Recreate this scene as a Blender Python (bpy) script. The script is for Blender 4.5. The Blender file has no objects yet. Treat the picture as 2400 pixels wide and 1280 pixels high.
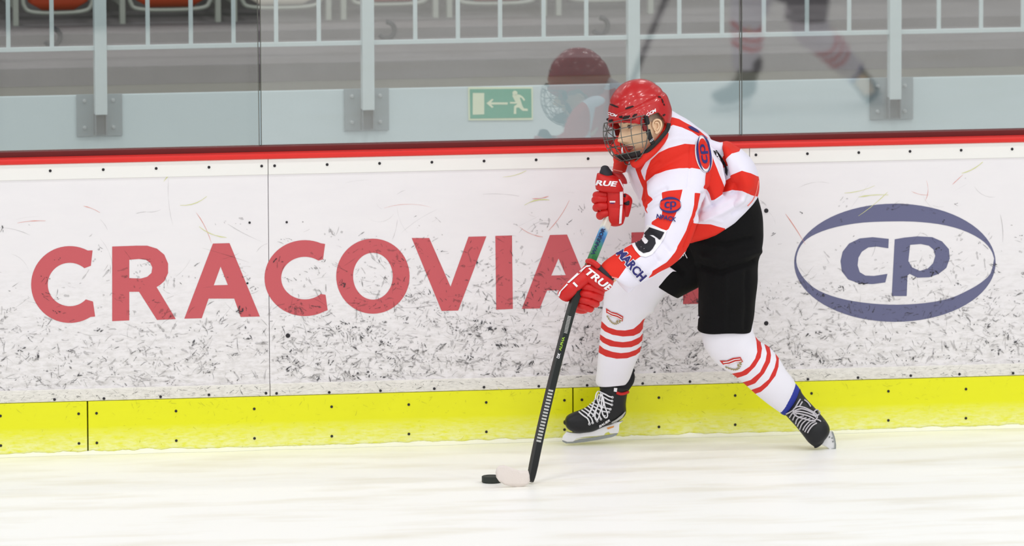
import bpy, bmesh, math, random
import numpy as np
from mathutils import Vector, Matrix, noise
from mathutils.bvhtree import BVHTree
from mathutils.geometry import delaunay_2d_cdt

scene = bpy.context.scene
COL = scene.collection
PI = math.pi

# ------------------------------------------------------------------ camera
CAM = Vector((-4.2544, -31.0, 4.5688))
YAW, PITCH, ROLL, FPX = 0.1676, 0.1229, -0.0043, 18388.0
VD = Vector((math.sin(YAW)*math.cos(PITCH), math.cos(YAW)*math.cos(PITCH), -math.sin(PITCH)))
_rt = Vector((math.cos(YAW), -math.sin(YAW), 0)); _up = _rt.cross(VD)
RT = math.cos(ROLL)*_rt + math.sin(ROLL)*_up
UP = -math.sin(ROLL)*_rt + math.cos(ROLL)*_up
NH = Vector((math.sin(YAW), math.cos(YAW), 0))          # horizontal view direction
cd = bpy.data.cameras.new('camera'); cam = bpy.data.objects.new('camera', cd); COL.objects.link(cam)
cam.matrix_world = Matrix(((RT.x, UP.x, -VD.x, CAM.x), (RT.y, UP.y, -VD.y, CAM.y), (RT.z, UP.z, -VD.z, CAM.z), (0, 0, 0, 1)))
cd.sensor_width = 36; cd.lens = FPX*36/2400; cd.clip_end = 300; cd.clip_start = 1
cd.dof.use_dof = True; cd.dof.focus_distance = 30.9; cd.dof.aperture_fstop = 3.2
scene.camera = cam

# ------------------------------------------------------------------ light of the hall
w = bpy.data.worlds.new('hall'); scene.world = w; w.use_nodes = True
w.node_tree.nodes['Background'].inputs[0].default_value = (0.93, 0.96, 1.0, 1)
w.node_tree.nodes['Background'].inputs[1].default_value = 0.42
def lamp(x, y, z, sx, sy, p, tilt=0.0):
    l = bpy.data.lights.new('hall_lamp', 'AREA'); l.shape = 'RECTANGLE'; l.size = sx; l.size_y = sy; l.energy = p
    l.color = (1.0, 0.985, 0.965)
    o = bpy.data.objects.new('hall_lamp', l); COL.objects.link(o); o.location = (x, y, z); o.rotation_euler = (tilt, 0, 0)
for iy, y in enumerate((-3.0, -9.0, -15.0, -22.0, -28.0)):
    for ix in range(6):
        lamp(-10.5+ix*4.8+(iy % 2)*1.3, y, 9.0, 1.3, 0.5, 97, 0.25)
for ix in range(4):
    lamp(-8+ix*6.0, 5.5, 7.5, 1.3, 0.5, 74, 0.0)
vs = scene.view_settings
scene.display_settings.display_device = 'sRGB'
vs.view_transform = 'Standard'; vs.look = 'None'; vs.gamma = 1; vs.use_curve_mapping = False
vs.exposure = -0.06

# ------------------------------------------------------------------ helpers
def P(px, py, Y):
    d = VD + RT*((px-1200)/FPX) - UP*((py-640)/FPX)
    return CAM + d*((Y-CAM.y)/d.y)
def PZ(px, py, Z):
    d = VD + RT*((px-1200)/FPX) - UP*((py-640)/FPX)
    return CAM + d*((Z-CAM.z)/d.z)
_R = np.array([list(RT), list(UP), list(VD)]); _C = np.array(list(CAM))
def proj(co):
    d = (np.asarray(co).reshape(-1, 3)-_C) @ _R.T
    return np.stack([1200+FPX*d[:, 0]/d[:, 2], 640-FPX*d[:, 1]/d[:, 2]], 1)
def px2m(Y): return (P(1201, 640, Y)-P(1200, 640, Y)).length

def srgb(r, g, b):
    f = lambda c: (c/255/12.92) if c/255 <= 0.04045 else ((c/255+0.055)/1.055)**2.4
    return (f(r), f(g), f(b), 1)

MATS = {}
def nodes_of(m):
    nt = m.node_tree; return nt, nt.nodes, nt.links
def mat(name, rgb, rough=0.6, metal=0.0, coat=0.0, var=0.06, vscale=40, bump=0.0, bscale=200, spec=0.5, sheen=0.0):
    m = bpy.data.materials.new(name); m.use_nodes = True; nt, N, L = nodes_of(m); b = N['Principled BSDF']
    b.inputs['Roughness'].default_value = rough; b.inputs['Metallic'].default_value = metal
    b.inputs['Specular IOR Level'].default_value = spec
    b.inputs['Coat Weight'].default_value = coat; b.inputs['Coat Roughness'].default_value = 0.08
    b.inputs['Sheen Weight'].default_value = sheen
    c = srgb(*rgb)
    tc = N.new('ShaderNodeTexCoord'); no = N.new('ShaderNodeTexNoise'); no.inputs['Scale'].default_value = vscale; no.inputs['Detail'].default_value = 5
    L.new(tc.outputs['Object'], no.inputs['Vector'])
    mx = N.new('ShaderNodeMix'); mx.data_type = 'RGBA'; mx.name = 'basemix'
    mx.inputs[6].default_value = tuple(min(1, x*(1+var)) for x in c[:3])+(1,)
    mx.inputs[7].default_value = tuple(x*(1-var) for x in c[:3])+(1,)
    L.new(no.outputs['Fac'], mx.inputs[0]); L.new(mx.outputs[2], b.inputs['Base Color'])
    if bump:
        n2 = N.new('ShaderNodeTexNoise'); n2.inputs['Scale'].default_value = bscale; n2.inputs['Detail'].default_value = 3
        L.new(tc.outputs['Object'], n2.inputs['Vector'])
        bp = N.new('ShaderNodeBump'); bp.inputs['Strength'].default_value = bump; bp.inputs['Distance'].default_value = 0.002
        L.new(n2.outputs['Fac'], bp.inputs['Height']); L.new(bp.outputs[0], b.inputs['Normal'])
    MATS[name] = m
    return m

def cloth_regions(name, base, regions, rough=0.75, sheen=0.15):
    """base colour with crisp dyed regions; every region is a float attribute holding a signed distance"""
    m = mat(name, base, rough=rough, var=0.03, vscale=9, bump=0.25, bscale=420, sheen=sheen)
    nt, N, L = nodes_of(m); b = N['Principled BSDF']; prev = N['basemix'].outputs[2]
    for att, rgb in regions:
        a = N.new('ShaderNodeAttribute'); a.attribute_name = att
        lt = N.new('ShaderNodeMath'); lt.operation = 'LESS_THAN'; lt.inputs[1].default_value = 0
        L.new(a.outputs['Fac'], lt.inputs[0])
        mx = N.new('ShaderNodeMix'); mx.data_type = 'RGBA'; mx.inputs[7].default_value = srgb(*rgb)
        L.new(lt.outputs[0], mx.inputs[0]); L.new(prev, mx.inputs[6]); prev = mx.outputs[2]
    L.new(prev, b.inputs['Base Color'])
    return m

def newobj(name, me, parent=None, m=None):
    o = bpy.data.objects.new(name, me); COL.objects.link(o)
    if m: me.materials.append(m)
    if parent:
        o.parent = parent
        o.matrix_parent_inverse = (Matrix.Translation(parent.location) if parent.type == 'EMPTY' and not parent.parent else Matrix.Identity(4)).inverted()
    return o
def mesh(name, V, F, m=None, parent=None, smooth=False):
    me = bpy.data.meshes.new(name); me.from_pydata([tuple(v) for v in V], [], [tuple(f) for f in F]); me.update()
    if smooth: me.polygons.foreach_set('use_smooth', [True]*len(me.polygons))
    return newobj(name, me, parent, m)
def frombm(name, bm, m=None, parent=None, smooth=False):
    me = bpy.data.meshes.new(name); bmesh.ops.recalc_face_normals(bm, faces=bm.faces[:]); bm.to_mesh(me); bm.free()
    if smooth: me.polygons.foreach_set('use_smooth', [True]*len(me.polygons))
    return newobj(name, me, parent, m)
def tag(o, label=None, cat=None, group=None, kind=None):
    for k, v in (('label', label), ('category', cat), ('group', group), ('kind', kind)):
        if v: o[k] = v
    return o
def empty(name, loc):
    o = bpy.data.objects.new(name, None); COL.objects.link(o); o.location = loc; o.empty_display_size = 0.1
    return o
def addbox(bm, lo, hi):
    x0, y0, z0 = lo; x1, y1, z1 = hi
    v = [bm.verts.new(p) for p in ((x0,y0,z0),(x1,y0,z0),(x1,y1,z0),(x0,y1,z0),(x0,y0,z1),(x1,y0,z1),(x1,y1,z1),(x0,y1,z1))]
    for f in ((0,3,2,1),(4,5,6,7),(0,1,5,4),(1,2,6,5),(2,3,7,6),(3,0,4,7)): bm.faces.new([v[i] for i in f])
def box(name, lo, hi, m, parent=None, bev=0.0):
    bm = bmesh.new(); addbox(bm, lo, hi)
    if bev: bmesh.ops.bevel(bm, geom=bm.edges[:], offset=bev, segments=2, affect='EDGES', profile=0.6)
    return frombm(name, bm, m, parent)

def catmull(rows, n):
    rows = np.array(rows, float); k = len(rows); out = []
    for i in range(n):
        t = i/(n-1)*(k-1); j = min(int(t), k-2); u = t-j
        p0 = rows[max(j-1, 0)]; p1 = rows[j]; p2 = rows[j+1]; p3 = rows[min(j+2, k-1)]
        out.append(0.5*((2*p1)+(-p0+p2)*u+(2*p0-5*p1+4*p2-p3)*u*u+(-p0+3*p1-3*p2+p3)*u**3))
    return np.array(out)

def loft_geo(rings, n=40, seg=40, power=1.0, capr=(1, 1)):
    """rings: (ax, ay, bx, by, Y, half depth in m). Edges of the limb at A and B, elliptic section."""
    R = catmull(rings, n); V = []; F = []
    def ring(c, u, t, s=1.0):
        for k in range(seg):
            a = 2*PI*k/seg; ca, sa = math.cos(a), math.sin(a)
            ca = math.copysign(abs(ca)**power, ca); sa = math.copysign(abs(sa)**power, sa)
            V.append(c + u*(ca*s) + NH*(t*sa*s))
    frames = []
    for r in R:
        A = P(r[0], r[1], r[4]); B = P(r[2], r[3], r[4]); frames.append(((A+B)/2, (B-A)/2, r[5]))
    def cap(i, j, rr):
        c, u, t = frames[i]; d = (c-frames[j][0])
        d = d.normalized() if d.length > 1e-6 else Vector((0, 0, 1)); h = min(u.length, t)*rr
        return [(c+d*h*math.sin(q), u, t, math.cos(q)) for q in (1.35, 1.05, 0.7, 0.35)]
    seq = cap(0, 1, capr[0]) + [(c, u, t, 1.0) for c, u, t in frames] + cap(-1, -2, capr[1])[::-1]
    for s in seq: ring(*s)
    m = len(seq)
    for i in range(m-1):
        for k in range(seg):
            a = i*seg+k; b = i*seg+(k+1) % seg
            F.append((a, b, b+seg, a+seg))
    F.append(tuple(range(seg))[::-1]); F.append(tuple(range((m-1)*seg, m*seg)))
    return V, F
def loft(name, rings, m, parent=None, **kw):
    V, F = loft_geo(rings, **kw); bm = bmesh.new()
    vs_ = [bm.verts.new(v) for v in V]
    for f in F: bm.faces.new([vs_[i] for i in f])
    return frombm(name, bm, m, parent, True)
def tube_geo(pts, rad, seg=10, flat=None):
    """tube through world points; rad a number or one per point"""
    n = len(pts); rad = [rad]*n if not hasattr(rad, '__len__') else rad
    V = []; F = []; prevn = None
    for i in range(n):
        t = (pts[min(i+1, n-1)]-pts[max(i-1, 0)])
        t = t.normalized() if t.length > 1e-9 else Vector((0, 0, 1))
        if prevn is None:
            a = Vector((0, 1, 0)) if abs(t.y) < 0.9 else Vector((1, 0, 0)); nn = (a-t*a.dot(t)).normalized()
        else: nn = (prevn-t*prevn.dot(t)).normalized()
        prevn = nn; bb = t.cross(nn)
        fx, fy = flat if flat else (1, 1)
        for k in range(seg):
            a = 2*PI*k/seg; V.append(pts[i]+nn*(rad[i]*fx*math.cos(a))+bb*(rad[i]*fy*math.sin(a)))
    for i in range(n-1):
        for k in range(seg):
            a = i*seg+k; b = i*seg+(k+1) % seg; F.append((a, b, b+seg, a+seg))
    F.append(tuple(range(seg))[::-1]); F.append(tuple(range((n-1)*seg, n*seg)))
    return V, F
def tube(name, pts, rad, m, parent=None, seg=10, smooth=True, flat=None):
    V, F = tube_geo([Vector(p) for p in pts], rad, seg, flat); bm = bmesh.new(); v = [bm.verts.new(q) for q in V]
    for f in F: bm.faces.new([v[i] for i in f])
    return frombm(name, bm, m, parent, smooth)
def tubes(name, lst, m, parent=None, seg=8):
    bm = bmesh.new()
    for pts, rad in lst:
        V, F = tube_geo([Vector(p) for p in pts], rad, seg); v = [bm.verts.new(q) for q in V]
        for f in F: bm.faces.new([v[i] for i in f])
    return frombm(name, bm, m, parent, True)
def spline(pts, n=24):
    return [tuple(r) for r in catmull(pts, n)]

def union_remesh(name, geos, voxel, smooth_it=4):
    V = []; F = []
    for v, f in geos:
        o = len(V); V += [tuple(q) for q in v]; F += [tuple(i+o for i in q) for q in f]
    me = bpy.data.meshes.new(name); me.from_pydata(V, [], F); me.update()
    bm = bmesh.new(); bm.from_mesh(me); bmesh.ops.recalc_face_normals(bm, faces=bm.faces[:]); bm.to_mesh(me); bm.free()
    o = bpy.data.objects.new(name, me); COL.objects.link(o)
    md = o.modifiers.new('r', 'REMESH'); md.mode = 'VOXEL'; md.voxel_size = voxel; md.adaptivity = 0
    if smooth_it:
        sm = o.modifiers.new('s', 'SMOOTH'); sm.factor = 0.5; sm.iterations = smooth_it
    dg = bpy.context.evaluated_depsgraph_get(); out = bpy.data.meshes.new_from_object(o.evaluated_get(dg)); out.name = name
    bpy.data.objects.remove(o); bpy.data.meshes.remove(me)
    return out
def coords(me):
    a = np.empty(len(me.vertices)*3); me.vertices.foreach_get('co', a); return a.reshape(-1, 3)
def normals(me):
    a = np.empty(len(me.vertices)*3); me.vertices.foreach_get('normal', a); return a.reshape(-1, 3)
def segdist(p, a, b):
    ab = b-a; t = np.clip(((p-a)@ab)/max(ab@ab, 1e-9), 0, 1); return np.linalg.norm(p-(a+t[:, None]*ab), axis=1)
def sdpoly(p, poly):
    poly = np.array(poly, float); d = np.full(len(p), 1e9); ins = np.zeros(len(p), bool)
    for i in range(len(poly)):
        a, b = poly[i], poly[(i+1) % len(poly)]
        d = np.minimum(d, segdist(p, a, b))
        c = (a[1] > p[:, 1]) != (b[1] > p[:, 1])
        with np.errstate(divide='ignore', invalid='ignore'):
            xx = (b[0]-a[0])*(p[:, 1]-a[1])/(b[1]-a[1] if b[1] != a[1] else 1e-9)+a[0]
        ins ^= c & (p[:, 0] < xx)
    return np.where(ins, -d, d)
def sdattr(me, att, polys):
    p = proj(coords(me)); d = np.full(len(p), 1e9)
    for q in polys: d = np.minimum(d, sdpoly(p, q))
    A = me.attributes.new(att, 'FLOAT', 'POINT'); A.data.foreach_set('value', d.astype(np.float32))
def folds(me, lst, wob=0.0, wscale=9.0):
    """cloth folds: ridges and valleys along polylines (pixels), width px, height m"""
    co = coords(me); nr = normals(me); p = proj(co); h = np.zeros(len(p))
    front = np.clip(-(nr @ np.array(list(NH)))+0.5, 0, 1)
    for line, wd, amp in lst:
        L_ = np.array(line, float); d = np.full(len(p), 1e9)
        for i in range(len(L_)-1): d = np.minimum(d, segdist(p, L_[i], L_[i+1]))
        h += 1.5*amp*np.exp(-(d/(wd*0.75))**2)
    h *= front
    if wob: h += wob*np.array([noise.noise(Vector(c)*wscale) for c in co])
    co = co+nr*h[:, None]
    me.vertices.foreach_set('co', co.ravel()); me.update()
def bvh_of(*objs):
    V = []; F = []
    for o in objs:
        n = len(V); V += [v.co.copy() for v in o.data.vertices]; F += [tuple(i+n for i in p.vertices) for p in o.data.polygons]
    return BVHTree.FromPolygons(V, F)
def caster(bvh, off=0.002):
    def f(x, y):
        d = (VD + RT*((x-1200)/FPX) - UP*((y-640)/FPX)).normalized()
        h, n, i, t = bvh.ray_cast(CAM, d)
        if h is None: return None
        if n.dot(d) > 0: n = -n
        return h - d*(off*0.5) + n*(off*0.8)
    return f
def dress(name, loops, hitf, m, parent=None, step=4.0, thick=0.0):
    """a flat print (outer loop + holes, pixel frame) laid on the surface that hitf finds"""
    V2 = []; E = []
    outer = np.array(loops[0], float); (x0, y0), (x1, y1) = outer.min(0), outer.max(0)
    for lp in loops:
        lp = np.array(lp, float); s = len(V2)
        for i in range(len(lp)):
            a, b = lp[i], lp[(i+1) % len(lp)]; k = max(1, int(np.linalg.norm(b-a)/step))
            for j in range(k): V2.append(a+(b-a)*j/k)
        n = len(V2)-s; E += [(s+i, s+(i+1) % n) for i in range(n)]
    if step < 50:
        gx, gy = np.meshgrid(np.arange(x0+step/2, x1, step), np.arange(y0+step/2, y1, step))
        G = np.stack([gx.ravel(), gy.ravel()], 1)
        if len(G):
            G = G[sdpoly(G, loops[0]) < -step*0.4]
            for lp in loops[1:]:
                if len(G): G = G[sdpoly(G, lp) > step*0.4]
            V2 += list(G)
    r = delaunay_2d_cdt([Vector((float(v[0]), float(v[1]))) for v in V2], E, [], 1, 1e-4)
    cen = np.array([[sum(r[0][i][k] for i in f)/len(f) for k in (0, 1)] for f in r[2]]); keep = sdpoly(cen, loops[0]) < 0
    for lp in loops[1:]: keep &= sdpoly(cen, lp) > 0
    F2 = [f for f, k in zip(r[2], keep) if k]
    return lay(name, r[0], F2, hitf, m, parent, 1.0 if step > 50 else thick)
def lay(name, V2, F2, hitf, m, parent, thick=0.0):
    pts = [hitf(v[0], v[1]) for v in V2]
    F = [f for f in F2 if all(pts[i] is not None for i in f)]
    # drop faces that jump over a silhouette
    F = [f for f in F if thick > 0 or max((pts[f[i]]-pts[f[i-1]]).length for i in range(len(f))) < 0.06]
    used = sorted({i for f in F for i in f}); ix = {u: i for i, u in enumerate(used)}
    me = bpy.data.meshes.new(name)
    me.from_pydata([tuple(pts[u]) for u in used], [], [tuple(ix[i] for i in f) for f in F]); me.update()
    o = newobj(name, me, parent, m)
    return o
_textcache = {}
def text_geo(s, bold=0.02, font_shear=0.0, spacing=1.0):
    c = bpy.data.curves.new('t', 'FONT'); c.body = s; c.offset = bold; c.shear = font_shear; c.space_character = spacing
    c.resolution_u = 3; c.align_x = 'CENTER'; c.align_y = 'CENTER'
    o = bpy.data.objects.new('t', c); COL.objects.link(o); dg = bpy.context.evaluated_depsgraph_get()
    me = bpy.data.meshes.new_from_object(o.evaluated_get(dg)); bpy.data.objects.remove(o); bpy.data.curves.remove(c)
    bm = bmesh.new(); bm.from_mesh(me); bmesh.ops.triangulate(bm, faces=bm.faces[:])
    for _ in range(2):
        long = [e for e in bm.edges if e.calc_length() > 0.25]
        if long: bmesh.ops.subdivide_edges(bm, edges=long, cuts=1)
        bmesh.ops.triangulate(bm, faces=bm.faces[:])
    V = np.array([v.co[:2] for v in bm.verts]); F = [[v.index for v in f.verts] for f in bm.faces]; bm.free(); bpy.data.meshes.remove(me)
    lo, hi = V.min(0), V.max(0); V = (V-(lo+hi)/2)/(hi-lo)      # unit box
    return V, F
def text(name, s, centre, size, ang, hitf, m, parent, bold=0.03, shear=0.0, spacing=1.0, arc=0.0):
    """centre px, size (w,h) px, ang radians clockwise on the picture"""
    V, F = text_geo(s, bold, shear, spacing); ca, sa = math.cos(ang), math.sin(ang); out = []
    for x, y in V:
        X = x*size[0]; Yv = -y*size[1] + arc*(4*x*x)
        out.append((centre[0]+X*ca-Yv*sa, centre[1]+X*sa+Yv*ca))
    return lay(name, out, F, hitf, m, parent)
def plate(name, poly, Y, th, m, parent=None, bev=0.0, holes=()):
    """solid plate with the outline poly, its middle plane at depth Y, thickness th along the view's ground direction"""
    loops = [poly]+list(holes); V2 = []; E = []
    for lp in loops:
        s = len(V2); V2 += [Vector((float(a), float(b))) for a, b in lp]; n = len(lp); E += [(s+i, s+(i+1) % n) for i in range(n)]
    r = delaunay_2d_cdt(V2, E, [], 2, 1e-4)
    bm = bmesh.new(); fr = [bm.verts.new(P(v[0], v[1], Y)-NH*th/2) for v in r[0]]; bk = [bm.verts.new(P(v[0], v[1], Y)+NH*th/2) for v in r[0]]
    cnt = {}
    for f in r[2]:
        bm.faces.new([fr[i] for i in f]); bm.faces.new([bk[i] for i in f[::-1]])
        for i in range(len(f)):
            e = (f[i-1], f[i]); k = tuple(sorted(e)); cnt.setdefault(k, []).append(e)
    for k, v in cnt.items():
        if len(v) == 1:
            a, b = v[0]; bm.faces.new([fr[b], fr[a], bk[a], bk[b]])
    if bev:
        bmesh.ops.recalc_face_normals(bm, faces=bm.faces[:])
        es = [e for e in bm.edges if len(e.link_faces) == 2 and e.calc_face_angle(0) > 0.9 and abs((e.verts[0].co-e.verts[1].co).normalized().dot(NH)) < 0.5]
        bmesh.ops.bevel(bm, geom=es, offset=bev, segments=2, affect='EDGES', profile=0.5)
    return frombm(name, bm, m, parent)
def arc(cx, cy, rx, ry, a0, a1, n):
    return [(cx+rx*math.cos(math.radians(a0+(a1-a0)*i/(n-1))), cy+ry*math.sin(math.radians(a0+(a1-a0)*i/(n-1)))) for i in range(n)]

# ------------------------------------------------------------------ materials
WHITE_PLASTIC = mat('white_plastic', (240, 239, 236), rough=0.4, var=0.015, vscale=3)
RED_CAP = mat('red_cap', (222, 28, 20), rough=0.35, var=0.05, vscale=8, coat=0.2)
MAROON = mat('maroon_rubber', (105, 20, 22), rough=0.45, var=0.2, vscale=5)
SCREW = mat('dark_screw', (38, 36, 42), rough=0.5, metal=0.3)
def print_alpha(m, a):
    m.node_tree.nodes['Principled BSDF'].inputs['Alpha'].default_value = a; return m
SCUFF = [print_alpha(mat('rubber_scuff_dark', (52, 52, 58), rough=0.7), .8), print_alpha(mat('rubber_scuff_mid', (72, 70, 74), rough=0.7), .5), print_alpha(mat('rubber_scuff_pale', (80, 74, 74), rough=0.7), .22)]
SCUFF_G = mat('scuff_green', (214, 216, 150), rough=0.7); SCUFF_R = mat('scuff_red', (224, 150, 140), rough=0.7)
PRINT_RED = mat('printed_red', (200, 88, 95), rough=0.4, var=0.05, vscale=300)
PRINT_BLUE = mat('printed_blue_grey', (100, 102, 136), rough=0.4, var=0.05, vscale=300)
CONC_LIGHT = mat('painted_concrete', (196, 212, 216), rough=0.7, var=0.06, vscale=2.2, bump=0.3, bscale=60)
CONC_GREY = mat('raw_concrete', (112, 107, 110), rough=0.9, var=0.3, vscale=3.5, bump=0.5, bscale=50)
CONC_LEDGE = mat('ledge_concrete', (96, 94, 84), rough=0.9, var=0.15, vscale=4, bump=0.5, bscale=40)
STEEL_PAINT = mat('painted_steel', (200, 212, 214), rough=0.5, var=0.04)
STEEL_ZINC = mat('zinc_steel', (142, 155, 160), rough=0.5, metal=0.25, var=0.08, vscale=12)
ZINC_DARK = mat('zinc_channel', (120, 128, 134), rough=0.6, metal=0.2, var=0.1, vscale=12)
BOLT = mat('bright_bolt', (215, 220, 222), rough=0.3, metal=0.7)
SIGN_GREEN = mat('sign_green', (32, 160, 126), rough=0.4); SIGN_CREAM = mat('sign_cream', (222, 232, 198), rough=0.5)
SEAT_ORANGE = mat('seat_orange', (170, 52, 12), rough=0.45, var=0.1, vscale=10)
SEAT_RED = mat('seat_red', (168, 60, 52), rough=0.45, var=0.1, vscale=10)
SEAT_CREAM = mat('seat_cream', (226, 220, 206), rough=0.5)
SEAT_GREY = mat('seat_grey', (150, 146, 148), rough=0.5)
SEAT_FRAME = mat('seat_frame', (172, 176, 168), rough=0.5, metal=0.1)
BLACK_CLOTH = mat('black_cloth', (20, 21, 24), rough=0.85, var=0.2, vscale=20, bump=0.4, bscale=500, sheen=0.1)
RED_CLOTH = mat('red_cloth', (224, 36, 16), rough=0.75, var=0.04, vscale=12, bump=0.25, bscale=420)
PINK_TRIM = mat('pink_trim', (246, 140, 128), rough=0.8)
NAVY = mat('navy_print', (40, 36, 112), rough=0.7); BLACK_PRINT = mat('black_print', (24, 24, 34), rough=0.7)
WHITE_PRINT = mat('white_print', (245, 243, 248), rough=0.6)
GLOVE_RED = mat('glove_red', (206, 22, 20), rough=0.5, var=0.1, vscale=30, bump=0.3, bscale=260)
GLOVE_DARK = mat('glove_palm_dark', (44, 42, 50), rough=0.8)
SKIN = mat('skin', (232, 190, 160), rough=0.5, var=0.05, vscale=30)
BOOT_BLACK = mat('boot_black', (27, 28, 31), rough=0.45, var=0.15, vscale=30, bump=0.3, bscale=300, spec=0.35)
BOOT_DARK = mat('boot_felt', (22, 22, 30), rough=0.9)
LACE_W = mat('lace_white', (238, 238, 242), rough=0.8); LACE_G = mat('lace_grey', (196, 192, 198), rough=0.8)
HOLDER = mat('holder_white', (238, 238, 240), rough=0.35); BLADE_STEEL = mat('blade_steel', (150, 156, 156), rough=0.25, metal=0.8)
BLUE_CUFF = mat('blue_cuff', (34, 50, 150), rough=0.7)
CAGE = mat('cage_wire', (104, 108, 104), rough=0.3, metal=0.6)
STRAP = mat('black_strap', (18, 18, 20), rough=0.6)
GOLD = mat('emblem_gold', (164, 148, 104), rough=0.7); EMB_RED = mat('emblem_red', (206, 50, 44), rough=0.7)
PUCK = mat('puck_rubber', (42, 48, 44), rough=0.7, var=0.2, vscale=80)
TAPE_W = mat('blade_tape', (232, 222, 216), rough=0.8, var=0.05, vscale=30, bump=0.4, bscale=200)
TAPE_S = mat('shaft_print_silver', (186, 186, 184), rough=0.5)

# ice
ICE = bpy.data.materials.new('ice'); ICE.use_nodes = True; nt, N, L = nodes_of(ICE); b = N['Principled BSDF']
tc = N.new('ShaderNodeTexCoord'); mp = N.new('ShaderNodeMapping'); mp.inputs['Scale'].default_value = (0.7, 2.4, 1)
no = N.new('ShaderNodeTexNoise'); no.inputs['Scale'].default_value = 2.2; no.inputs['Detail'].default_value = 8
L.new(tc.outputs['Object'], mp.inputs[0]); L.new(mp.outputs[0], no.inputs['Vector'])
cr = N.new('ShaderNodeValToRGB'); cr.color_ramp.elements[0].position = 0.27; cr.color_ramp.elements[0].color = srgb(240, 237, 226)
cr.color_ramp.elements[1].position = 0.52; cr.color_ramp.elements[1].color = srgb(254, 254, 251)
L.new(no.outputs['Fac'], cr.inputs[0]); L.new(cr.outputs[0], b.inputs['Base Color'])
b.inputs['Roughness'].default_value = 0.42; b.inputs['Specular IOR Level'].default_value = 0.2
n2 = N.new('ShaderNodeTexNoise'); n2.inputs['Scale'].default_value = 30; n2.inputs['Detail'].default_value = 6
mp2 = N.new('ShaderNodeMapping'); mp2.inputs['Scale'].default_value = (0.5, 1.5, 1)
L.new(tc.outputs['Object'], mp2.inputs[0]); L.new(mp2.outputs[0], n2.inputs['Vector'])
bp = N.new('ShaderNodeBump'); bp.inputs['Strength'].default_value = 0.25; bp.inputs['Distance'].default_value = 0.004
L.new(n2.outputs['Fac'], bp.inputs['Height']); L.new(bp.outputs[0], b.inputs['Normal'])
SNOW = mat('shaved_snow', (250, 250, 244), rough=0.9, var=0.02, bump=0.8, bscale=120)

def board_mat(name, lo, hi, dirt, z0, z1, rough=0.4, scale=(1.6, 1, 5), lo_t=0.45, hi_t=0.75):
    """plastic facing with streaky wear that gathers low on the panel"""
    m = bpy.data.materials.new(name); m.use_nodes = True; nt, N, L = nodes_of(m); b = N['Principled BSDF']; b.inputs['Roughness'].default_value = rough
    tc = N.new('ShaderNodeTexCoord'); mp = N.new('ShaderNodeMapping'); mp.inputs['Scale'].default_value = scale
    no = N.new('ShaderNodeTexNoise'); no.inputs['Scale'].default_value = 3; no.inputs['Detail'].default_value = 9; no.inputs['Roughness'].default_value = 0.65
    L.new(tc.outputs['Object'], mp.inputs[0]); L.new(mp.outputs[0], no.inputs['Vector'])
    mx = N.new('ShaderNodeMix'); mx.data_type = 'RGBA'; mx.inputs[6].default_value = srgb(*lo); mx.inputs[7].default_value = srgb(*hi)
    L.new(no.outputs['Fac'], mx.inputs[0])
    sp = N.new('ShaderNodeSeparateXYZ'); L.new(tc.outputs['Object'], sp.inputs[0])
    mr = N.new('ShaderNodeMapRange'); mr.inputs[1].default_value = z0; mr.inputs[2].default_value = z1; mr.inputs[3].default_value = 1; mr.inputs[4].default_value = 0
    L.new(sp.outputs['Z'], mr.inputs[0])
    n3 = N.new('ShaderNodeTexNoise'); n3.inputs['Scale'].default_value = 11; n3.inputs['Detail'].default_value = 10; n3.inputs['Roughness'].default_value = 0.75
    L.new(mp.outputs[0], n3.inputs['Vector'])
    mr2 = N.new('ShaderNodeMapRange'); mr2.inputs[1].default_value = lo_t; mr2.inputs[2].default_value = hi_t
    L.new(n3.outputs['Fac'], mr2.inputs[0])
    mu = N.new('ShaderNodeMath'); mu.operation = 'MULTIPLY'; L.new(mr.outputs[0], mu.inputs[0]); L.new(mr2.outputs[0], mu.inputs[1])
    m2 = N.new('ShaderNodeMix'); m2.data_type = 'RGBA'; m2.inputs[7].default_value = srgb(*dirt)
    L.new(mu.outputs[0], m2.inputs[0]); L.new(mx.outputs[2], m2.inputs[6]); L.new(m2.outputs[2], b.inputs['Base Color'])
    return m
BOARD = board_mat('board_facing', (241, 238, 240), (232, 229, 233), (176, 172, 168), 0.22, 0.8)
STRIP = board_mat('worn_white_strip', (244, 242, 238), (226, 222, 216), (150, 146, 140), 0.18, 0.32, scale=(3, 1, 14))
KICK = board_mat('yellow_kick_plate', (238, 239, 6), (231, 232, 6), (248, 250, 214), -0.02, 0.11, scale=(2, 1, 8), lo_t=0.34, hi_t=0.62)

def glass_mat(name, f0, tint):
    m = bpy.data.materials.new(name); m.use_nodes = True; nt, N, L = nodes_of(m); N.remove(N['Principled BSDF'])
    tr = N.new('ShaderNodeBsdfTransparent'); tr.inputs[0].default_value = tint
    gl = N.new('ShaderNodeBsdfGlossy'); gl.inputs['Roughness'].default_value = 0.012; gl.inputs[0].default_value = (1, 0.99, 0.97, 1)
    lw = N.new('ShaderNodeLayerWeight'); lw.inputs[0].default_value = 0.5
    pw = N.new('ShaderNodeMath'); pw.operation = 'POWER'; pw.inputs[1].default_value = 5; L.new(lw.outputs['Facing'], pw.inputs[0])
    ma = N.new('ShaderNodeMath'); ma.operation = 'MULTIPLY_ADD'; ma.inputs[1].default_value = 1-f0; ma.inputs[2].default_value = f0
    L.new(pw.outputs[0], ma.inputs[0]); mx = N.new('ShaderNodeMixShader'); L.new(ma.outputs[0], mx.inputs[0]); L.new(tr.outputs[0], mx.inputs[1]); L.new(gl.outputs[0], mx.inputs[2])
    L.new(mx.outputs[0], N['Material Output'].inputs[0]); return m
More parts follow.
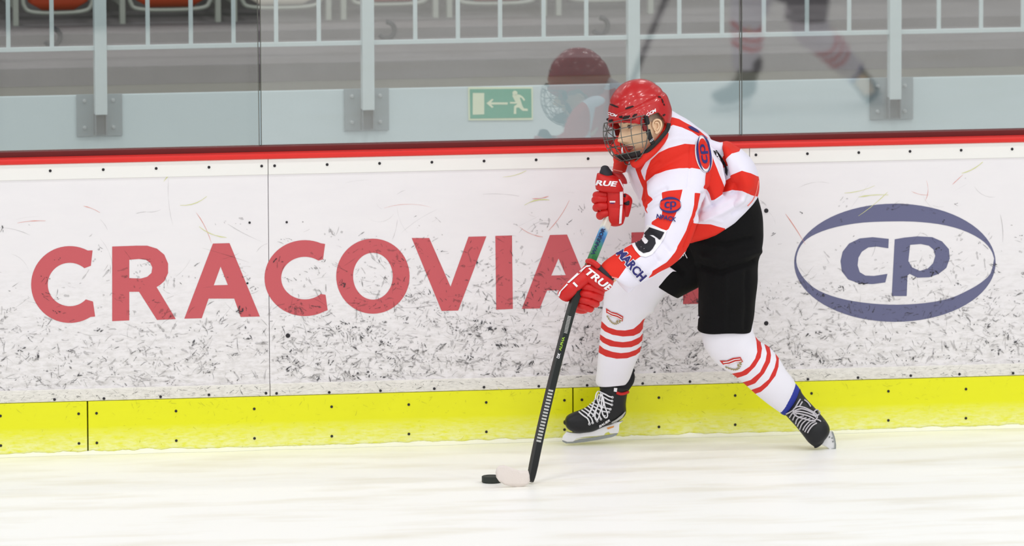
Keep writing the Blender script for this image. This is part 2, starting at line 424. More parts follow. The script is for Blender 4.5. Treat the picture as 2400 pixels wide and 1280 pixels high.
GLASS = glass_mat('rink_glass', 0.12, (0.97, 0.985, 0.98, 1))
GLASS_EDGE = mat('glass_edge', (96, 98, 90), rough=0.3)

# ------------------------------------------------------------------ ice and far side of the rink
PITCHX = 1.968
tag(box('floor', (-26, -30, -0.05), (26, 0.03, 0.0), ICE), kind='structure')
random.seed(4)
bm = bmesh.new(); xs = np.arange(-3.0, 5.0, 0.012)
prev = None
for x in xs:
    d = 0.035+0.03*abs(noise.noise(Vector((x*2.3, 0, 0))))+0.012*abs(noise.noise(Vector((x*17, 3, 0))))
    h = 0.006+0.011*abs(noise.noise(Vector((x*9, 7, 0))))+0.005*abs(noise.noise(Vector((x*41, 9, 0))))
    row = [bm.verts.new((x, -0.0145, h)), bm.verts.new((x, -0.0145-d*0.35, h*0.7)), bm.verts.new((x, -0.0145-d, 0.0005))]
    if prev:
        for i in range(2): bm.faces.new([prev[i], prev[i+1], row[i+1], row[i]])
    prev = row
tag(frombm('snow_ridge', bm, SNOW, smooth=True), 'thin ridge of shaved snow along the foot of the yellow kick plates', 'snow', kind='stuff')

far = empty('far_boards', (0, -30.1, 0)); tag(far, 'white boards with yellow kick plates on the far side of the rink', 'rink boards')
for i in range(-12, 12):
    x0 = i*2.0
    box('board_panel', (x0+0.003, -30.1, 0.22), (x0+1.997, -30.0, 1.17), WHITE_PLASTIC, far)
    box('kick_plate', (x0+0.003, -30.1, 0.0), (x0+1.997, -29.985, 0.22), KICK, far)
box('cap_rail', (-24, -30.14, 1.17), (24, -29.98, 1.2), WHITE_PLASTIC, far)

FARST = mat('far_stand_green', (44, 58, 34), rough=0.9, var=0.4, vscale=1.5)
bm = bmesh.new()
for i in range(9): addbox(bm, (-26, -31.0-0.8*i, 0), (26, -30.2-0.8*i, 1.45+0.42*i if i < 3 else 1.45+0.42*i))
tag(frombm('wall_far', bm, FARST), kind='structure')

# ------------------------------------------------------------------ near boards
def screw(name, x, z, y, r, parent):
    bm = bmesh.new()
    bmesh.ops.create_cone(bm, cap_ends=True, segments=12, radius1=r, radius2=r*0.75, depth=0.004, matrix=Matrix.Translation((x, y-0.001, z)) @ Matrix.Rotation(PI/2, 4, 'X'))
    return frombm(name, bm, SCREW, parent)
def hit_plane(Y):
    return lambda x, y: P(x, y, Y)
boards = empty('dasher_boards', (1.0, 0.05, 0)); tag(boards, 'white advertising rink boards with red cap rail and yellow kick plates behind the skater', 'rink boards')
panels = []
seams = [-2*PITCHX, -PITCHX, 0.0, PITCHX, 2*PITCHX]
for i in range(1, 4):
    x0, x1 = seams[i-1]+0.0012, seams[i]-0.0012
    if i == 3: x0, x1 = seams[2]+0.0012, seams[3]-0.0012
    if i == 1: x0, x1 = seams[1]+0.0012, seams[2]-0.0012
    if i == 2: x0, x1 = seams[3]+0.0012, seams[4]-0.0012
    p = box('board_panel', (x0, 0.0, 0.255), (x1, 0.05, 1.115), BOARD, boards, 0.001); panels.append((x0, x1, p))
    ts = box('top_strip', (x0, -0.004, 1.108), (x1, 0.05, 1.171), WHITE_PLASTIC, boards, 0.0015)
    bs = box('lower_strip', (x0, -0.008, 0.212), (x1, 0.05, 0.262), STRIP, boards, 0.003)
    for px_, py_ in {0: [], }.get(i, []): pass
    n = 10
    for k in range(n):
        xx = x0+0.025+(x1-x0-0.05)*k/(n-1)
        screw('screw', xx, 1.143, -0.004, 0.0064, ts)
        screw('screw', xx+0.01*math.sin(k*3), 0.222+0.002*math.sin(k*5), -0.008, 0.0062, bs)
for (px_, py_, r) in [(585, 522, .005), (672, 521, .005), (580, 664, .0045), (675, 787, .0095)]:
    q = P(px_, py_, -0.001); par = [p for a, b_, p in panels if a <= q.x <= b_][0]; screw('screw', q.x, q.z, -0.001, r, par)
for (px_, py_, r) in [(1796, 494, .0095), (1796, 758, .0095)]:
    q = P(px_, py_, -0.001); par = [p for a, b_, p in panels if a <= q.x <= b_][0]; screw('screw', q.x, q.z, -0.001, r, par)
pl = lambda x0, x1: [p for a, b_, p in panels if a-.01 <= (x0+x1)/2 <= b_+.01][0]
kx = [P(205, 1000, 0).x-1.968, P(205, 1000, 0).x, P(1342, 940, 0).x, P(1342, 940, 0).x+1.985]
kx = [kx[0]]+kx[1:]+[kx[3]+1.98]
for i in range(len(kx)-1):
    x0, x1 = kx[i]+0.003, kx[i+1]-0.003
    k = box('kick_plate', (x0, -0.012, -0.01), (x1, 0.05, 0.2105), KICK, boards, 0.0015)
    for j in range(7):
        nj = 7
        for z in (0.162, 0.042):
            xx = x0+0.026+(x1-x0-0.052)*j/(nj-1); screw('screw', xx+0.008*math.sin(j*7+i), z, -0.012, 0.0062, k)
# cap rail: rounded red front lip, then the dark channel that holds the glass
bm = bmesh.new(); prof = [(-0.008, 1.171), (-0.012, 1.176), (-0.012, 1.186), (-0.006, 1.192), (0.05, 1.194), (0.06, 1.19), (0.06, 1.165)]
r0 = [bm.verts.new((-2.6, y, z)) for y, z in prof]; r1 = [bm.verts.new((4.6, y, z)) for y, z in prof]
for i in range(len(prof)-1): bm.faces.new([r0[i], r0[i+1], r1[i+1], r1[i]])
bm.faces.new(r0); bm.faces.new(r1[::-1]); bm.faces.new([r0[-1], r0[0], r1[0], r1[-1]])
tag(frombm('cap_rail', bm, RED_CAP, boards), 'red cap rail')
box('glass_channel', (-2.6, 0.06, 1.15), (4.6, 0.086, 1.215), MAROON, boards, 0.002)
box('glass_channel', (-2.6, 0.100, 1.15), (4.6, 0.125, 1.215), MAROON, boards, 0.002)
box('backing_frame', (-2.6, 0.052, 0.0), (4.6, 0.12, 1.148), STEEL_ZINC, boards)

# lettering -------------------------------------------------------
def letter(s, loops, extra=None, m=PRINT_RED, ypl=-0.0009):
    xs_ = [q[0] for q in loops[0]]; par = pl(P(min(xs_), 650, 0).x, P(max(xs_), 650, 0).x)
    o = dress('printed_letter', loops, hit_plane(ypl), m, par, step=1000)
    return o
def C(cx, cy, rx, ry, th, a0, a1):
    return [arc(cx, cy, rx, ry, a0, a1, 40)+arc(cx, cy, rx-th, ry-th, a1, a0, 40)]
def Cpoly(x0, y0, x1, y1, tx, ty, bx, by, th):
    pass
def csub(box_, topi, topo, boti, boto, th, sk=0):
    """C: outer ellipse clipped at the right terminal; terminals given as pixel points"""
    x0, y0, x1, y1 = box_; rx = (x1-x0)*0.57; cx = x0+rx; cy = (y0+y1)/2; ry = (y1-y0)/2
    def ang(p, r1, r2): return math.degrees(math.atan2((p[1]-cy)/r2, (p[0]-cx)/r1))
    ao0, ao1 = ang(topo, rx, ry), ang(boto, rx, ry); ai0, ai1 = ang(topi, rx-th, ry-th), ang(boti, rx-th, ry-th)
    o = arc(cx, cy, rx, ry, ao0, ao1-360, 44); i = arc(cx, cy, rx-th, ry-th, ai1-360, ai0, 44)
    return [[topo]+o[1:-1]+[boto, boti]+i[1:-1]+[topi]]
letter('C', csub((73, 577, 232, 757), (213, 623), (217, 587), (218, 707), (223, 742), 39))
letter('R', [[(263, 578), (320, 576), (345, 576), (368, 583), (385, 597), (394, 618), (394, 640), (386, 658), (375, 668), (367, 673), (412, 748), (368, 750), (326, 684), (303, 684), (303, 751), (263, 753)],
             [(303, 609), (303, 652), (330, 653), (345, 649), (355, 640), (357, 627), (352, 616), (342, 609), (325, 607)]])
letter('A', [[(499, 571), (538, 570), (609, 742), (564, 743), (549, 700), (489, 700), (473, 746), (432, 747)], [(517, 625), (501, 669), (534, 668)]])
letter('C', csub((620, 563, 786, 741), (757, 608), (762, 572), (763, 691), (768, 727), 39))
O1 = arc(874, 647.5, 86, 88, 0, 354, 60); O2 = arc(874, 647.5, 46.5, 55, 0, 353, 50)
letter('O', [O1, O2])
letter('V', [[(965, 558), (1006, 558), (1056, 672), (1098, 555), (1140, 554), (1074, 728), (1035, 729)]])
letter('I', [[(1161, 553), (1200, 552), (1202, 724), (1163, 726)]])
letter('A', [[(1289, 551), (1329, 550), (1398, 718), (1353, 720), (1339, 680), (1282, 681), (1265, 723), (1223, 724)], [(1309, 606), (1292, 646), (1326, 645)]])
letter('H', [[(1480, 545), (1518, 544), (1518, 612), (1600, 610), (1600, 542), (1639, 541), (1640, 712), (1601, 713), (1601, 645), (1519, 647), (1519, 716), (1480, 717)]])
# oval badge with the letters cp
def cp_logo(T, hitf, m, parent, name='printed_logo', step=1000):
    """T maps badge units (picture of the badge on the right panel, pixels) to the target pixels"""
    tf = lambda lp: [T(*q) for q in lp]
    big = arc(2097.5, 616, 236, 138.5, 0, 355, 72)
    inner = [(2330, 606), (2322, 640), (2300, 662), (2270, 680), (2230, 698), (2180, 709), (2120, 714), (2060, 713), (2000, 706), (1950, 694), (1910, 676), (1882, 650), (1867, 619), (1870, 590), (1886, 565), (1915, 547), (1960, 532), (2020, 522), (2090, 519), (2150, 520), (2210, 527), (2260, 541), (2300, 562), (2322, 585)]
    inner = [tuple(r) for r in catmull(inner+[inner[0]], 70)[:-1]]
    a = dress(name, [tf(big), tf(inner)], hitf, m, parent, step)
    c = [(2083, 560), (2082, 582), (2055, 578), (2035, 580), (2020, 590), (2012, 604), (2010, 622), (2015, 638), (2028, 646), (2048, 647), (2080, 642), (2075, 662), (2045, 666), (2015, 665), (1988, 655), (1973, 636), (1970, 612), (1975, 590), (1990, 571), (2015, 559), (2045, 556)]
    p_ = [(2097, 561), (2120, 557), (2150, 554), (2185, 556), (2208, 566), (2224, 584), (2226, 606), (2218, 628), (2200, 642), (2178, 650), (2150, 651), (2132, 642), (2127, 646), (2125, 694), (2090, 694)]
    ph = [(2133, 574), (2129, 612), (2138, 627), (2156, 635), (2174, 630), (2187, 617), (2192, 600), (2188, 585), (2177, 576), (2158, 572)]
    for nm, lps in (('c', [c]), ('p', [p_, ph])):
        dress(name, [tf(l) for l in lps], hitf, m, parent, step)
    return a
cp_logo(lambda x, y: (x, y), hit_plane(-0.0009), PRINT_BLUE, [p for a, b_, p in panels if a > 1.9][0], 'printed_logo')

# rubber scuffs on the facing -------------------------------------
def scuffs(name, x0, x1, zf, n, parent, m, Y, lmin, lmax, wmin, wmax, seed, flatness=1.0, spread=0.0):
    """n groups of rubbed strokes: a few short dashes that share a direction, now and then one long hairline"""
    rnd = random.Random(seed); bm = bmesh.new(); c = 0; layer = 0
    while c < n:
        X = rnd.uniform(x0, x1); Z = zf(rnd, X)
        if Z is None: continue
        if noise.noise(Vector((X*3.1, Z*4.3, seed))) < rnd.uniform(-0.7, 0.15): continue
        A0 = rnd.gauss(0, 0.75)*flatness*(1 if rnd.random() < 0.75 else 2.5); c += 1
        hair = rnd.random() < 0.16
        for q in range(1 if (hair or not spread) else rnd.choice((1, 1, 2, 3, 5, 7))):
            x = X+(rnd.gauss(0, spread) if q else 0); z = Z+(rnd.gauss(0, spread*0.5) if q else 0)
            if z > 1.095 or (spread and z < 0.268): continue
            ln = lmin+(lmax-lmin)*rnd.random()**2.6; wd = rnd.uniform(wmin, wmax)*rnd.uniform(0.35, 1.0)
            if hair and spread: ln = lmax*rnd.uniform(0.8, 2.0); wd = wmin*0.6
            a = A0+rnd.gauss(0, 0.35); cur = rnd.gauss(0, 0.5); k = 5; prev_ = None; layer = (layer+1) % 40; yy = Y-layer*1.2e-5
            for i in range(k+1):
                t = i/k; aa = a+cur*(t-0.5)
                if i: x += math.cos(aa)*ln/k; z += math.sin(aa)*ln/k
                if not (x0 < x < x1): break
                hw = wd/2*(1.0 if 0 < i < k else 0.35)*rnd.uniform(0.3, 1.5)
                nx, nz = -math.sin(aa)*hw, math.cos(aa)*hw
                cur_ = (bm.verts.new((x+nx, yy, z+nz)), bm.verts.new((x-nx, yy, z-nz)))
                if prev_: bm.faces.new([prev_[0], prev_[1], cur_[1], cur_[0]])
                prev_ = cur_
    o = frombm(name, bm, m, parent); o['kind'] = 'stuff'; return o
def zlow(dense):
    def f(r, x):
        z = 0.262+0.85*min(1, abs(r.gauss(0, dense*1.35)) if r.random() < .9 else r.uniform(0, .8))
        return z if z < 1.09 else None
    return f
dens = {0: (320, .17), 1: (680, .19), 2: (390, .17)}
for i, (x0, x1, p) in enumerate(sorted(panels, key=lambda t: t[0])):
    n, d = dens[i]
    scuffs('scuff_marks', x0, x1, zlow(d), int(n*0.75), p, SCUFF[1], -0.0022, 0.004, 0.034, 0.0018, 0.0062, 11+i, 1.0, 0.014)
    scuffs('scuff_marks', x0, x1, zlow(d*0.9), int(n*0.20), p, SCUFF[0], -0.0030, 0.004, 0.026, 0.0022, 0.0080, 21+i, 1.0, 0.010)
    scuffs('scuff_marks', x0, x1, zlow(d*1.2), int(n*1.1), p, SCUFF[2], -0.0014, 0.006, 0.05, 0.003, 0.012, 31+i, 1.0, 0.03)
    scuffs('scuff_marks', x0, x1, lambda r, x: r.uniform(0.5, 1.09), 30, p, SCUFF[2], -0.0013, 0.03, 0.22, 0.0012, 0.003, 41+i, 0.4)
    scuffs('scuff_marks', x0, x1, lambda r, x: r.uniform(0.85, 1.09), 5, p, SCUFF_G, -0.0013, 0.1, 0.26, 0.003, 0.006, 51+i, 0.3)
    scuffs('scuff_marks', x0, x1, lambda r, x: r.uniform(0.85, 1.09), 4, p, SCUFF_R, -0.0013, 0.06, 0.2, 0.002, 0.004, 61+i, 0.5)
for o in [c for c in boards.children if c.name.startswith('lower_strip')]:
    xs_ = [v.co.x for v in o.data.vertices]
    scuffs('scuff_marks', min(xs_)+.01, max(xs_)-.01, lambda r, x: r.uniform(0.218, 0.256), 240, o, SCUFF[1], -0.0088, 0.004, 0.03, 0.0008, 0.002, 71, 0.4)
    scuffs('scuff_marks', min(xs_)+.01, max(xs_)-.01, lambda r, x: r.uniform(0.218, 0.256), 70, o, SCUFF[0], -0.0091, 0.004, 0.03, 0.001, 0.0025, 72, 0.4)
OLIVE = mat('kick_scratch', (205, 205, 30), rough=0.6)
for o in [c for c in boards.children if c.name.startswith('kick_plate')]:
    xs_ = [v.co.x for v in o.data.vertices]
    scuffs('scuff_marks', max(-2.4, min(xs_)+.01), min(4.4, max(xs_)-.01), lambda r, x: 0.208-min(.2, r.expovariate(1/0.07)), 260, o, OLIVE, -0.0128, 0.004, 0.03, 0.0008, 0.0022, 81, 1.0)

# ------------------------------------------------------------------ glass
gs = [P(609, 200, 0.093).x, P(1736, 200, 0.093).x]
edges = [(-2.6, gs[0], 'left rink glass pane, behind the letters C R A'), (gs[0], gs[1], 'middle rink glass pane, directly behind the skater'), (gs[1], 4.6, 'right rink glass pane, above the oval badge')]
for i, (a, b_, lab) in enumerate(edges):
    g = empty('glass_pane', ((a+b_)/2, 0.093, 1.207)); tag(g, 'clear '+lab, 'glass pane')
    box('pane', (a+0.004, 0.087, 1.206), (b_-0.004, 0.099, 3.0), GLASS, g)
    for xx in ((a,) if i == 2 else (b_,) if i == 0 else (a, b_)):
        s = 1 if xx == a else -1
        x_ = xx+s*0.0035
        ed_ = box('polished_edge', (min(x_, x_+s*0.0018), 0.0865, 1.206), (max(x_, x_+s*0.0018), 0.0995, 3.0), GLASS_EDGE, g)
    if i == 0: g.rotation_euler = (-0.038, 0, 0)

# ------------------------------------------------------------------ stand behind the glass
YW = 1.7
def zat(px, py, Y): return P(px, py, Y).z
zt = zat(1200, 202, YW)
tag(box('wall_back', (-4, YW, 0.0), (7, YW+0.03, zt), CONC_LIGHT, None, 0.004), kind='structure')
tag(box('trim_1', (-4, YW+0.03, 0.0), (7, YW+0.45, zt-0.004), CONC_LEDGE), kind='structure')
tag(box('trim_2', (-4, YW+0.45, 0.0), (7, YW+1.5, zt+0.075), CONC_GREY, None, 0.005), kind='structure')
tag(box('trim_3', (-4, YW+1.5, 0.0), (7, YW+2.6, zt+0.12), CONC_GREY, None, 0.005), kind='structure')
tag(box('wall_stand', (-4, YW+2.6, 0.0), (7, YW+2.9, zt+1.6), CONC_GREY), kind='structure')
# railing
YR = YW-0.045
rail = empty('stand_railing', (1.5, YR, zt)); tag(rail, 'pale grey steel railing with square posts bolted to the concrete wall', 'railing')
yrl = lambda x: 113-38*x/2400
posts = [236, 862, 1484, 2096]
pdat = [(236, 180, 286, 213, 320, 268), (862, 807, 911, 203, 307, 257), (1484, 1430, 1536, 190, 295, 243), (2096, 2039, 2140, 180, 281, 232)]
pxm = px2m(YR)
def vbar(name, px_, y_bot, wpx, Y, parent, m, ztop=2.5, dep=None, bev=0.003):
    q = P(px_, y_bot, Y); hw = wpx*pxm/2; dp = dep if dep else hw
    return box(name, (q.x-hw, Y-dp, q.z), (q.x+hw, Y+dp, ztop), m, parent, bev)
for (cx, x0, x1, y0, y1, yb) in pdat:
    a = P(x0, y1, YW-0.008); b_ = P(x1, y0, YW-0.008)
    bp_ = box('base_plate', (a.x, YW-0.012, a.z), (b_.x, YW, zt+0.004), STEEL_ZINC, rail, 0.002)
    for fx in (0.17, 0.8):
        for fy in (0.2, 0.8):
            bx_ = a.x+(b_.x-a.x)*fx; bz = a.z+(b_.z-a.z)*fy
            bm = bmesh.new()
            bmesh.ops.create_cone(bm, cap_ends=True, segments=6, radius1=0.009, radius2=0.008, depth=0.008, matrix=Matrix.Translation((bx_, YW-0.016, bz)) @ Matrix.Rotation(PI/2, 4, 'X'))
            bmesh.ops.create_cone(bm, cap_ends=True, segments=10, radius1=0.005, radius2=0.005, depth=0.016, matrix=Matrix.Translation((bx_, YW-0.026, bz)) @ Matrix.Rotation(PI/2, 4, 'X'))
            frombm('bolt', bm, BOLT, bp_)
    po = vbar('post', cx, yb, 28, YR, rail, STEEL_PAINT, dep=0.028)
    # open channel bracket below the post
    q0 = P(cx-14, yb, YR); q1 = P(cx+14, y1-4, YR)
    bm = bmesh.new(); zz1 = P(cx, yb-4, YR).z; zz0 = P(cx, y1-3, YR).z
    addbox(bm, (q0.x, YR-0.022, zz0), (q0.x+0.004, YW-0.012, zz1)); addbox(bm, (q1.x-0.004, YR-0.022, zz0), (q1.x, YW-0.012, zz1)); addbox(bm, (q0.x, YW-0.017, zz0), (q1.x, YW-0.012, zz1))
    frombm('channel', bm, ZINC_DARK, rail)
# rails run between posts
zr = [zat(x, yrl(x)-1, YR) for x in (100, 1200, 2300)]
zrm = sum(zr)/3
segx = [-2.4]+[P(c, 100, YR).x for c in posts]+[4.5]
for i in range(len(segx)-1):
    box('bottom_rail', (segx[i]+(0.024 if i else 0), YR-0.015, zrm-0.009), (segx[i+1]-(0.024 if i < 4 else 0), YR+0.015, zrm+0.009), STEEL_PAINT, rail, 0.002)
box('top_rail', (-2.4, YR-0.025, 2.5), (4.5, YR+0.025, 2.55), STEEL_PAINT, rail, 0.004)
for bx_ in (-80, 19, 121, 346, 447, 547, 647, 747, 973, 1073, 1172, 1274, 1374, 1592, 1692, 1790, 1891, 1990, 2200, 2299, 2397, 2497):
    q = P(bx_, 60, YR); box('baluster', (q.x-0.0088, YR-0.006, zrm+0.009), (q.x+0.0088, YR+0.006, 2.5), STEEL_PAINT, rail, 0.0015)

# seats behind the railing
YS = YW+1.95
def seat(x0, x1, yb, pan, lab, grp=None):
    A = P(x0, yb, YS); B = P(x1, yb, YS); cx = (A.x+B.x)/2; hw = (B.x-A.x)/2; z0 = A.z
    s = empty('folding_chair', (cx, YS, zt+0.12)); tag(s, lab, 'chair', grp)
    # pan: folded-up shell with rounded lower corners, dished
    n, m_ = 14, 10; V = []; F = []
    for side in (0, 1):
        for j in range(m_+1):
            v = j/m_; z = z0+0.012+0.36*v
            r = 0.07; w_ = hw-0.022-(r-math.sqrt(max(0, r*r-(r-min(r, z-z0-0.012))**2)))
            for i in range(n+1):
                u = -1+2*i/n; dish = 0.03*(1-u*u)*math.sin(PI*min(1, v+.1))
                V.append((cx+w_*u, YS-0.01-dish*0.2+(0.022 if side else 0)-0.03*v*0, z))
    S_ = (n+1)*(m_+1)
    for j in range(m_):
        for i in range(n):
            a = j*(n+1)+i; F.append((a, a+1, a+n+2, a+n+1)); F.append((S_+a, S_+a+n+1, S_+a+n+2, S_+a+1))
    for i in range(n): F.append((i, S_+i, S_+i+1, i+1)); k = m_*(n+1)+i; F.append((k, k+1, S_+k+1, S_+k))
    for j in range(m_): a = j*(n+1); F.append((a, a+n+1, S_+a+n+1, S_+a)); a += n; F.append((a, S_+a, S_+a+n+1, a+n+1))
    mesh('seat_pan', V, F, pan, s, True)
    fr = [(cx-hw+0.008, YS, z0+0.42), (cx-hw+0.008, YS, z0+0.1), (cx-hw+0.014, YS, z0+0.03), (cx-hw+0.05, YS, z0+0.004), (cx, YS, z0-0.002), (cx+hw-0.05, YS, z0+0.004), (cx+hw-0.014, YS, z0+0.03), (cx+hw-0.008, YS, z0+0.1), (cx+hw-0.008, YS, z0+0.42)]
    tube('seat_frame', [Vector(q) for q in spline(fr, 40)], 0.010, SEAT_FRAME, s)
    for sx in (-1, 1):
        xx = cx+sx*(hw+0.025)
        box('leg', (xx-0.012, YS-0.01, z0-0.075), (xx+0.012, YS+0.03, z0+0.42), SEAT_FRAME, s, 0.003)
        box('mounting_arm', (xx-0.012, YS+0.03, z0+0.02), (xx+0.012, YW+2.61, z0+0.06), SEAT_FRAME, s, 0.003)
for a in [(50, 221, 31, SEAT_ORANGE, 'orange folding seat at the far left behind the railing'),
          (300, 498, 24, SEAT_ORANGE, 'orange folding seat just right of the leftmost railing post'),
          (562, 757, 19, SEAT_CREAM, 'cream folding seat crossed by the left glass seam'),
          (818, 1008, 11, SEAT_RED, 'red folding seat behind the second railing post'),
          (1066, 1262, 9, SEAT_RED, 'red folding seat above the green exit sign'),
          (1322, 1512, 2, SEAT_GREY, 'grey folding seat above the skater helmet behind third post')]:
    seat(*a)
# dark open rings on the step below the seats
for i, (px_, py_, lab) in enumerate([(122, 86, 'dark open ring below the leftmost orange seat'), (905, 70, 'dark open ring right of second railing post'), (1405, 60, 'dark open ring left of third railing post')]):
    q = P(px_, py_, YW+1.46); bm = bmesh.new()
    V, F = tube_geo([Vector((q.x+0.036*math.cos(t), YW+1.45, q.z+0.036*math.sin(t))) for t in np.linspace(-2.6, 1.6, 18)], 0.0115, 8)
    v = [bm.verts.new(c) for c in V]
    for f in F: bm.faces.new([v[k] for k in f])
    o = frombm('open_ring', bm, mat('ring_dark', (40, 38, 50), rough=0.7), None, True); tag(o, lab, 'pipe socket')

# exit sign
sg = empty('exit_sign', P(1174, 243, YW)); tag(sg, 'green emergency exit sign with door, arrow and running man', 'sign')
YSG = YW-0.004
plate('sign_border', [(1097, 204), (1249, 204), (1249, 281), (1098, 282)], YW-0.003, 0.006, SIGN_CREAM, sg)
hs = hit_plane(YW-0.0075)
dress('sign_face', [[(1101, 209), (1245, 208), (1246, 276), (1102, 278)]], hs, SIGN_GREEN, sg, 1000)
hs = hit_plane(YW-0.0085)
dress('door_symbol', [[(1108, 218), (1135, 218), (1135, 268), (1108, 269)]], hs, SIGN_CREAM, sg, 1000)
dress('arrow_symbol', [[(1140, 242), (1153, 232), (1157, 233), (1151, 240), (1190, 240), (1190, 245), (1151, 245), (1157, 251), (1153, 253)]], hs, SIGN_CREAM, sg, 1000)
man = [(1195, 237), (1204, 238), (1208, 233), (1203, 231), (1201, 233)]
dress('running_man', [[(1195, 239), (1208, 239), (1203, 229), (1200, 224), (1208, 221), (1219, 222), (1226, 227), (1231, 234), (1228, 237), (1222, 229), (1218, 229), (1222, 240), (1224, 247), (1228, 254), (1237, 255), (1237, 260), (1225, 260), (1216, 252), (1210, 253), (1210, 267), (1204, 267), (1205, 249), (1213, 243), (1195, 243)]], hs, SIGN_CREAM, sg, 1000)
dress('running_man', [arc(1207, 218.5, 6, 6, 0, 340, 18)], hs, SIGN_CREAM, sg, 1000)

#@@SKATER
# ------------------------------------------------------------------ the skater
YH = -0.60                                               # depth of the head
RTs = P(1201, 640, -0.5)-P(1200, 640, -0.5)
man_root = empty('person', PZ(1640, 1075, 0.0))
tag(man_root, 'hockey skater bending forward in red and white striped jersey, black shorts and red caged helmet', 'person')

# --- head frame
ph, pt, rl, HK = math.radians(32.2), math.radians(7.3), math.radians(10.3), 1.044
HX = Vector((math.cos(YAW), -math.sin(YAW), 0)); HZ = Vector((0, 0, 1))
f0_ = -math.cos(ph)*HX - math.sin(ph)*NH; l0_ = HZ.cross(f0_)
f1_ = f0_*math.cos(pt)-HZ*math.sin(pt); u1_ = HZ*math.cos(pt)+f0_*math.sin(pt)
l2_ = l0_*math.cos(rl)+u1_*math.sin(rl); u2_ = u1_*math.cos(rl)-l0_*math.sin(rl)
HC = P(1504, 292, YH)
def HL(x, y, z): return HC+(f1_*x+l2_*y+u2_*z)*HK
def g(v, c, s): return math.exp(-((v-c)/s)**2)
def head_geo():
    nu, nv = 150, 110; V = []; F = []; lip = []; brow = []
    for j in range(nv+1):
        el = -PI/2+PI*j/nv
        for i in range(nu):
            az = 2*PI*i/nu
            cx, cy, cz = math.cos(el)*math.cos(az), math.cos(el)*math.sin(az), math.sin(el)
            x = (0.090 if cx > 0 else 0.100)*cx; y = 0.076*cy; z = 0.122*cz
            # squarer face front, jaw narrowing, flat cheeks
            if z < 0:
                t = min(1, -z/0.12); y *= 1-0.30*t*t; x = x*(1-0.10*t) if x > 0 else x*(1-0.55*t)
                if x > 0: x += 0.020*t*(1-abs(y)/0.08)
            ff = max(0, cx)**0.6
            nose = 0.0
            if -0.062 < z < 0.012:
                q = (0.012-z)/0.054; nose = 0.033*(min(q, 1)**1.15)*(1 if z > -0.043 else max(0, (z+0.062)/0.019)**0.8)
            wd = 0.0085+0.006*min(1, max(0, -z/0.045))
            x += nose*g(y, 0, wd)*ff
            x += 0.012*(g(abs(y), 0.0145, 0.006)*g(z, -0.046, 0.008))*ff - 0.006*g(abs(y), 0.008, 0.003)*g(z, -0.056, 0.003)*ff
            x -= 0.016*g(abs(y), 0.029, 0.017)*g(z, 0.002, 0.013)*ff
            x += 0.005*g(abs(y), 0.03, 0.025)*g(z, 0.024, 0.009)*ff
            x += 0.004*g(abs(y), 0.042, 0.016)*g(z, -0.028, 0.018)*ff
            x += (0.008*g(z, -0.0695, 0.0055)+0.009*g(z, -0.081, 0.006)-0.005*g(z, -0.0752, 0.0022))*g(y, 0, 0.024)*ff
            x += -0.004*g(z, -0.093, 0.006)*g(y, 0, 0.02)*ff + 0.010*g(z, -0.108, 0.013)*g(y, 0, 0.024)*ff
            lip.append((abs(z+0.0755)-(0.0105-0.0085*min(1, (y/0.026)**2))) if cx > 0 and abs(y) < 0.028 else 0.05)
            brow.append((abs(z-0.0225+0.10*(abs(y)-0.03)*(abs(y) > 0.03)+0.0)-(0.0032 if 0.014 < abs(y) < 0.050 else -0.01)) if cx > 0.2 else 0.05)
            V.append(HL(x, y, z))
    for j in range(nv):
        for i in range(nu):
            a = j*nu+i; b = j*nu+(i+1) % nu; F.append((a, b, b+nu, a+nu))
    return V, F, lip, brow
hv, hf, lipv, browv = head_geo()
def ear_geo(side):
    out = []
    def E_(x, z, o): return HL(-0.010+x*.8, side*(0.0765+o*.85), -0.018+z*.78)
    hel = [(0.012, -0.004, 0.002), (0.016, 0.014, 0.006), (0.008, 0.030, 0.011), (-0.008, 0.034, 0.014), (-0.022, 0.024, 0.017), (-0.024, 0.006, 0.017), (-0.017, -0.012, 0.013), (-0.006, -0.026, 0.008), (0.004, -0.031, 0.005), (0.009, -0.024, 0.003)]
    out.append(tube_geo([E_(*q) for q in spline(hel, 30)], 0.0042, 8))
    anti = [(0.004, 0.020, 0.008), (-0.010, 0.018, 0.012), (-0.013, 0.002, 0.012), (-0.006, -0.012, 0.009), (0.003, -0.014, 0.006)]
    out.append(tube_geo([E_(*q) for q in spline(anti, 18)], 0.0035, 8))
    V = []; F = []                       # the shell behind
    for k in range(12):
        for i in range(20):
            a = 2*PI*i/20; rr = k/11
            V.append(E_(-0.004+0.019*rr*math.cos(a), 0.002+0.031*rr*math.sin(a), 0.002+0.007*rr*(1 if math.cos(a) < 0.3 else 0.5)))
    for k in range(11):
        for i in range(20): F.append((k*20+i, k*20+(i+1) % 20, (k+1)*20+(i+1) % 20, (k+1)*20+i))
    n = len(V); V += [v-l2_*side*0.006 for v in V]; F += [tuple(n+i for i in f[::-1]) for f in F[:]]
    F += [(11*20+i, 11*20+(i+1) % 20, n+11*20+(i+1) % 20, n+11*20+i) for i in range(20)]
    out.append((V, F))
    return out

